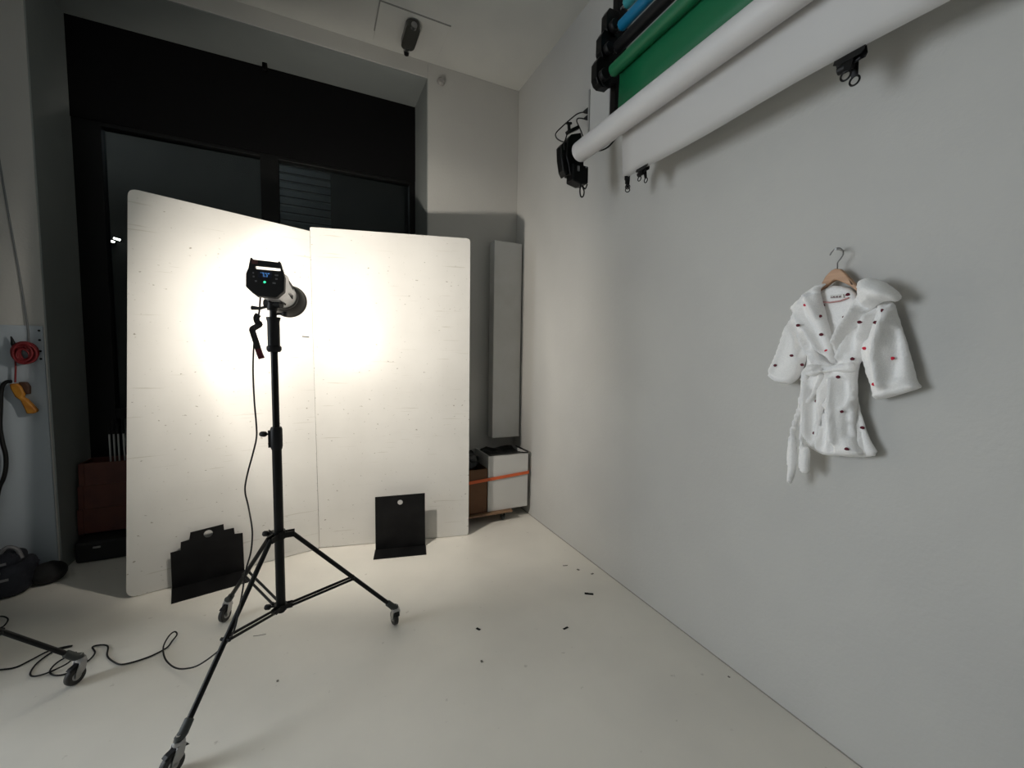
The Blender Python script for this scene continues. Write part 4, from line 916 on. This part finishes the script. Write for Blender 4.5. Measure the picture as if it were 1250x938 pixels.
# ------------------------------------------------------------------ scraps on the floor
crumb_m = mat('grey_crumb', (.16,.15,.13), .9)
def scrap(x, y, w, l, a, label, name='tape_scrap'):
    bm = bmesh.new(); n = 6; out = []
    for s in range(n+1): out.append((-w/2+.15*w*noise.noise(V((s, x*9, 0))), -l/2+l*s/n))
    for s in range(n, -1, -1): out.append((w/2+.15*w*noise.noise(V((s, y*9, 4))), -l/2+l*s/n))
    plate(bm, out, [], lambda u, v, q: V((u, v, .0005+q+.004*(v/l)**2)), .001)
    o = link(name, bm, matte_m if name == 'tape_scrap' else crumb_m); o.location = (x, y, 0); o.rotation_euler = (0,0,a); tag(o, label, 'scrap'); return o
scrap(1.530, 2.037, 0.02, 0.055, R_(55), 'black tape scrap on the floor nearest the right wall, the largest one', 'tape_scrap')
scrap(1.217, 1.820, 0.012, 0.034, R_(100), 'small black tape scrap on the floor in the middle of the three', 'tape_scrap')
scrap(0.778, 2.009, 0.014, 0.026, R_(30), 'small black scrap on the floor, leftmost of the three towards the stand', 'tape_scrap')
scrap(1.583, 2.393, 0.01, 0.035, R_(75), 'grey crumb of dirt near the wall corner, first of the row', 'dirt_crumb')
scrap(1.636, 2.308, 0.015, 0.02, R_(20), 'grey crumb of dirt near the wall corner, second of the row', 'dirt_crumb')
scrap(1.693, 2.224, 0.012, 0.022, R_(100), 'grey crumb of dirt near the wall corner, third of the row', 'dirt_crumb')
scrap(-0.178, 2.049, 0.009, 0.012, R_(10), 'tiny dark speck on the floor in front of the stand', 'dirt_crumb')
scrap(1.730, 1.211, 0.008, 0.01, R_(10), 'tiny dark speck on the floor along the right wall', 'dirt_crumb')
scrap(-0.288, 2.434, 0.003, 0.06, R_(80), 'thin dark thread on the floor beneath the stand brace', 'dirt_crumb')
scrap(0.709, 1.780, 0.01, 0.014, R_(10), 'tiny speck on the open floor below the leftmost black scrap', 'dirt_crumb')


# families of like things
for key, g in (('foam_board','white foam boards'),('board_foot','black steel board feet'),('light_stand','rolling light stands'),('crate','stacked crates in the recess'),
               ('paint_stick','pale rods in the topmost crate'),('bulldog_clip','clips on the white sheet'),('plug_cable','plugged cables by the roll bracket'),('tape_scrap','black scraps on the floor'),
               ('dirt_crumb','crumbs and specks on the floor'),('exterior_glint','reflected light points outside the window')):
    for o in C.objects:
        if o.parent is None and o.name.split('.')[0] == key: o['group'] = g

# ------------------------------------------------------------------ light
def light(name, typ, loc, energy, col, **k):
    l = bpy.data.lights.new(name, typ); l.energy = energy; l.color = col
    for a, b in k.items(): setattr(l, a, b)
    o = bpy.data.objects.new(name, l); C.objects.link(o); o.location = loc; return o
def aim(o, d): o.rotation_euler = V(d).to_track_quat('-Z', 'Y').to_euler()
TG = V((.25, 3.32, 1.57)); LP = FH.matrix_world @ V((0,.357,0)); AX = (TG-LP).normalized()
WARM = (1,.925,.82)
s1 = light('flash_beam', 'SPOT', LP, 22, WARM, spot_size=R_(174), spot_blend=.05, shadow_soft_size=.03); aim(s1, AX)
# beam profile of the dish reflector: wide even batwing beam, small hot centre, weak spill
s1.data.use_nodes = True; nt = s1.data.node_tree; em = nt.nodes['Emission']
ge = nt.nodes.new('ShaderNodeNewGeometry'); dt = nt.nodes.new('ShaderNodeVectorMath'); dt.operation = 'DOT_PRODUCT'; dt.inputs[1].default_value = AX
ab = nt.nodes.new('ShaderNodeMath'); ab.operation = 'ABSOLUTE'; fc = nt.nodes.new('ShaderNodeFloatCurve')
mu = nt.nodes.new('ShaderNodeMath'); mu.operation = 'MULTIPLY'; mu.inputs[1].default_value = 4
cv = fc.mapping.curves[0]
PR = [(0,0),(.1,0),(.2,.01),(.3,.11),(.38,.17),(.47,.215),(.57,.26),(.64,.335),(.70,.325),(.8,.29),(.9,.265),(.96,.265),(.985,.30),(1,.40)]
cv.points[0].location = PR[0]; cv.points[1].location = PR[-1]
for p in PR[1:-1]: cv.points.new(*p)
fc.mapping.update()
for a, b in ((ge.outputs['Incoming'], dt.inputs[0]), (dt.outputs['Value'], ab.inputs[0]), (ab.outputs[0], fc.inputs['Value']), (fc.outputs[0], mu.inputs[0]), (mu.outputs[0], em.inputs['Strength'])): nt.links.new(a, b)
wl = light('fill_light', 'AREA', (XL-.02, 2.45, 1.85), 52, (.88,.945,1), shape='RECTANGLE', size=2.1, size_y=2.2); aim(wl, (1,0,0))  # added fill from the left, set in the made-up window
sl = light('shutter_fill', 'POINT', (-.6, 8.4, 4.6), .8, (.85,.95,1), shadow_soft_size=.2)  # unseen point lamp added to brighten the shutter
wd = bpy.data.worlds.new('night'); sc.world = wd; wd.use_nodes = True
wd.node_tree.nodes['Background'].inputs[0].default_value = (.25,.38,.6,1); wd.node_tree.nodes['Background'].inputs[1].default_value = .0015

# ------------------------------------------------------------------ camera
yaw, pit, rol = R_(25.5), R_(4.2), R_(.88)
f = V((math.sin(yaw)*math.cos(pit), math.cos(yaw)*math.cos(pit), -math.sin(pit))); r = V((math.cos(yaw), -math.sin(yaw), 0)); u = r.cross(f)
r2 = r*math.cos(rol)+u*math.sin(rol); u2 = u*math.cos(rol)-r*math.sin(rol)
cd = bpy.data.cameras.new('camera'); co = bpy.data.objects.new('camera', cd); C.objects.link(co)
co.matrix_world = Matrix(((r2.x, u2.x, -f.x, 0), (r2.y, u2.y, -f.y, 0), (r2.z, u2.z, -f.z, 1.5), (0,0,0,1)))
cd.sensor_fit = 'HORIZONTAL'; cd.sensor_width = 36; cd.lens = 505/1250*36; cd.clip_start = .02
sc.camera = co
sc.view_settings.view_transform = 'Standard'; sc.view_settings.look = 'None'; sc.view_settings.gamma = 1; sc.view_settings.use_curve_mapping = False
sc.view_settings.exposure = 1.65
sc.cycles.use_denoising = True
sc.cycles.max_bounces = 10; sc.cycles.diffuse_bounces = 8; sc.cycles.transparent_max_bounces = 8
sc.cycles.sample_clamp_indirect = 4; sc.cycles.caustics_reflective = False; sc.cycles.caustics_refractive = False
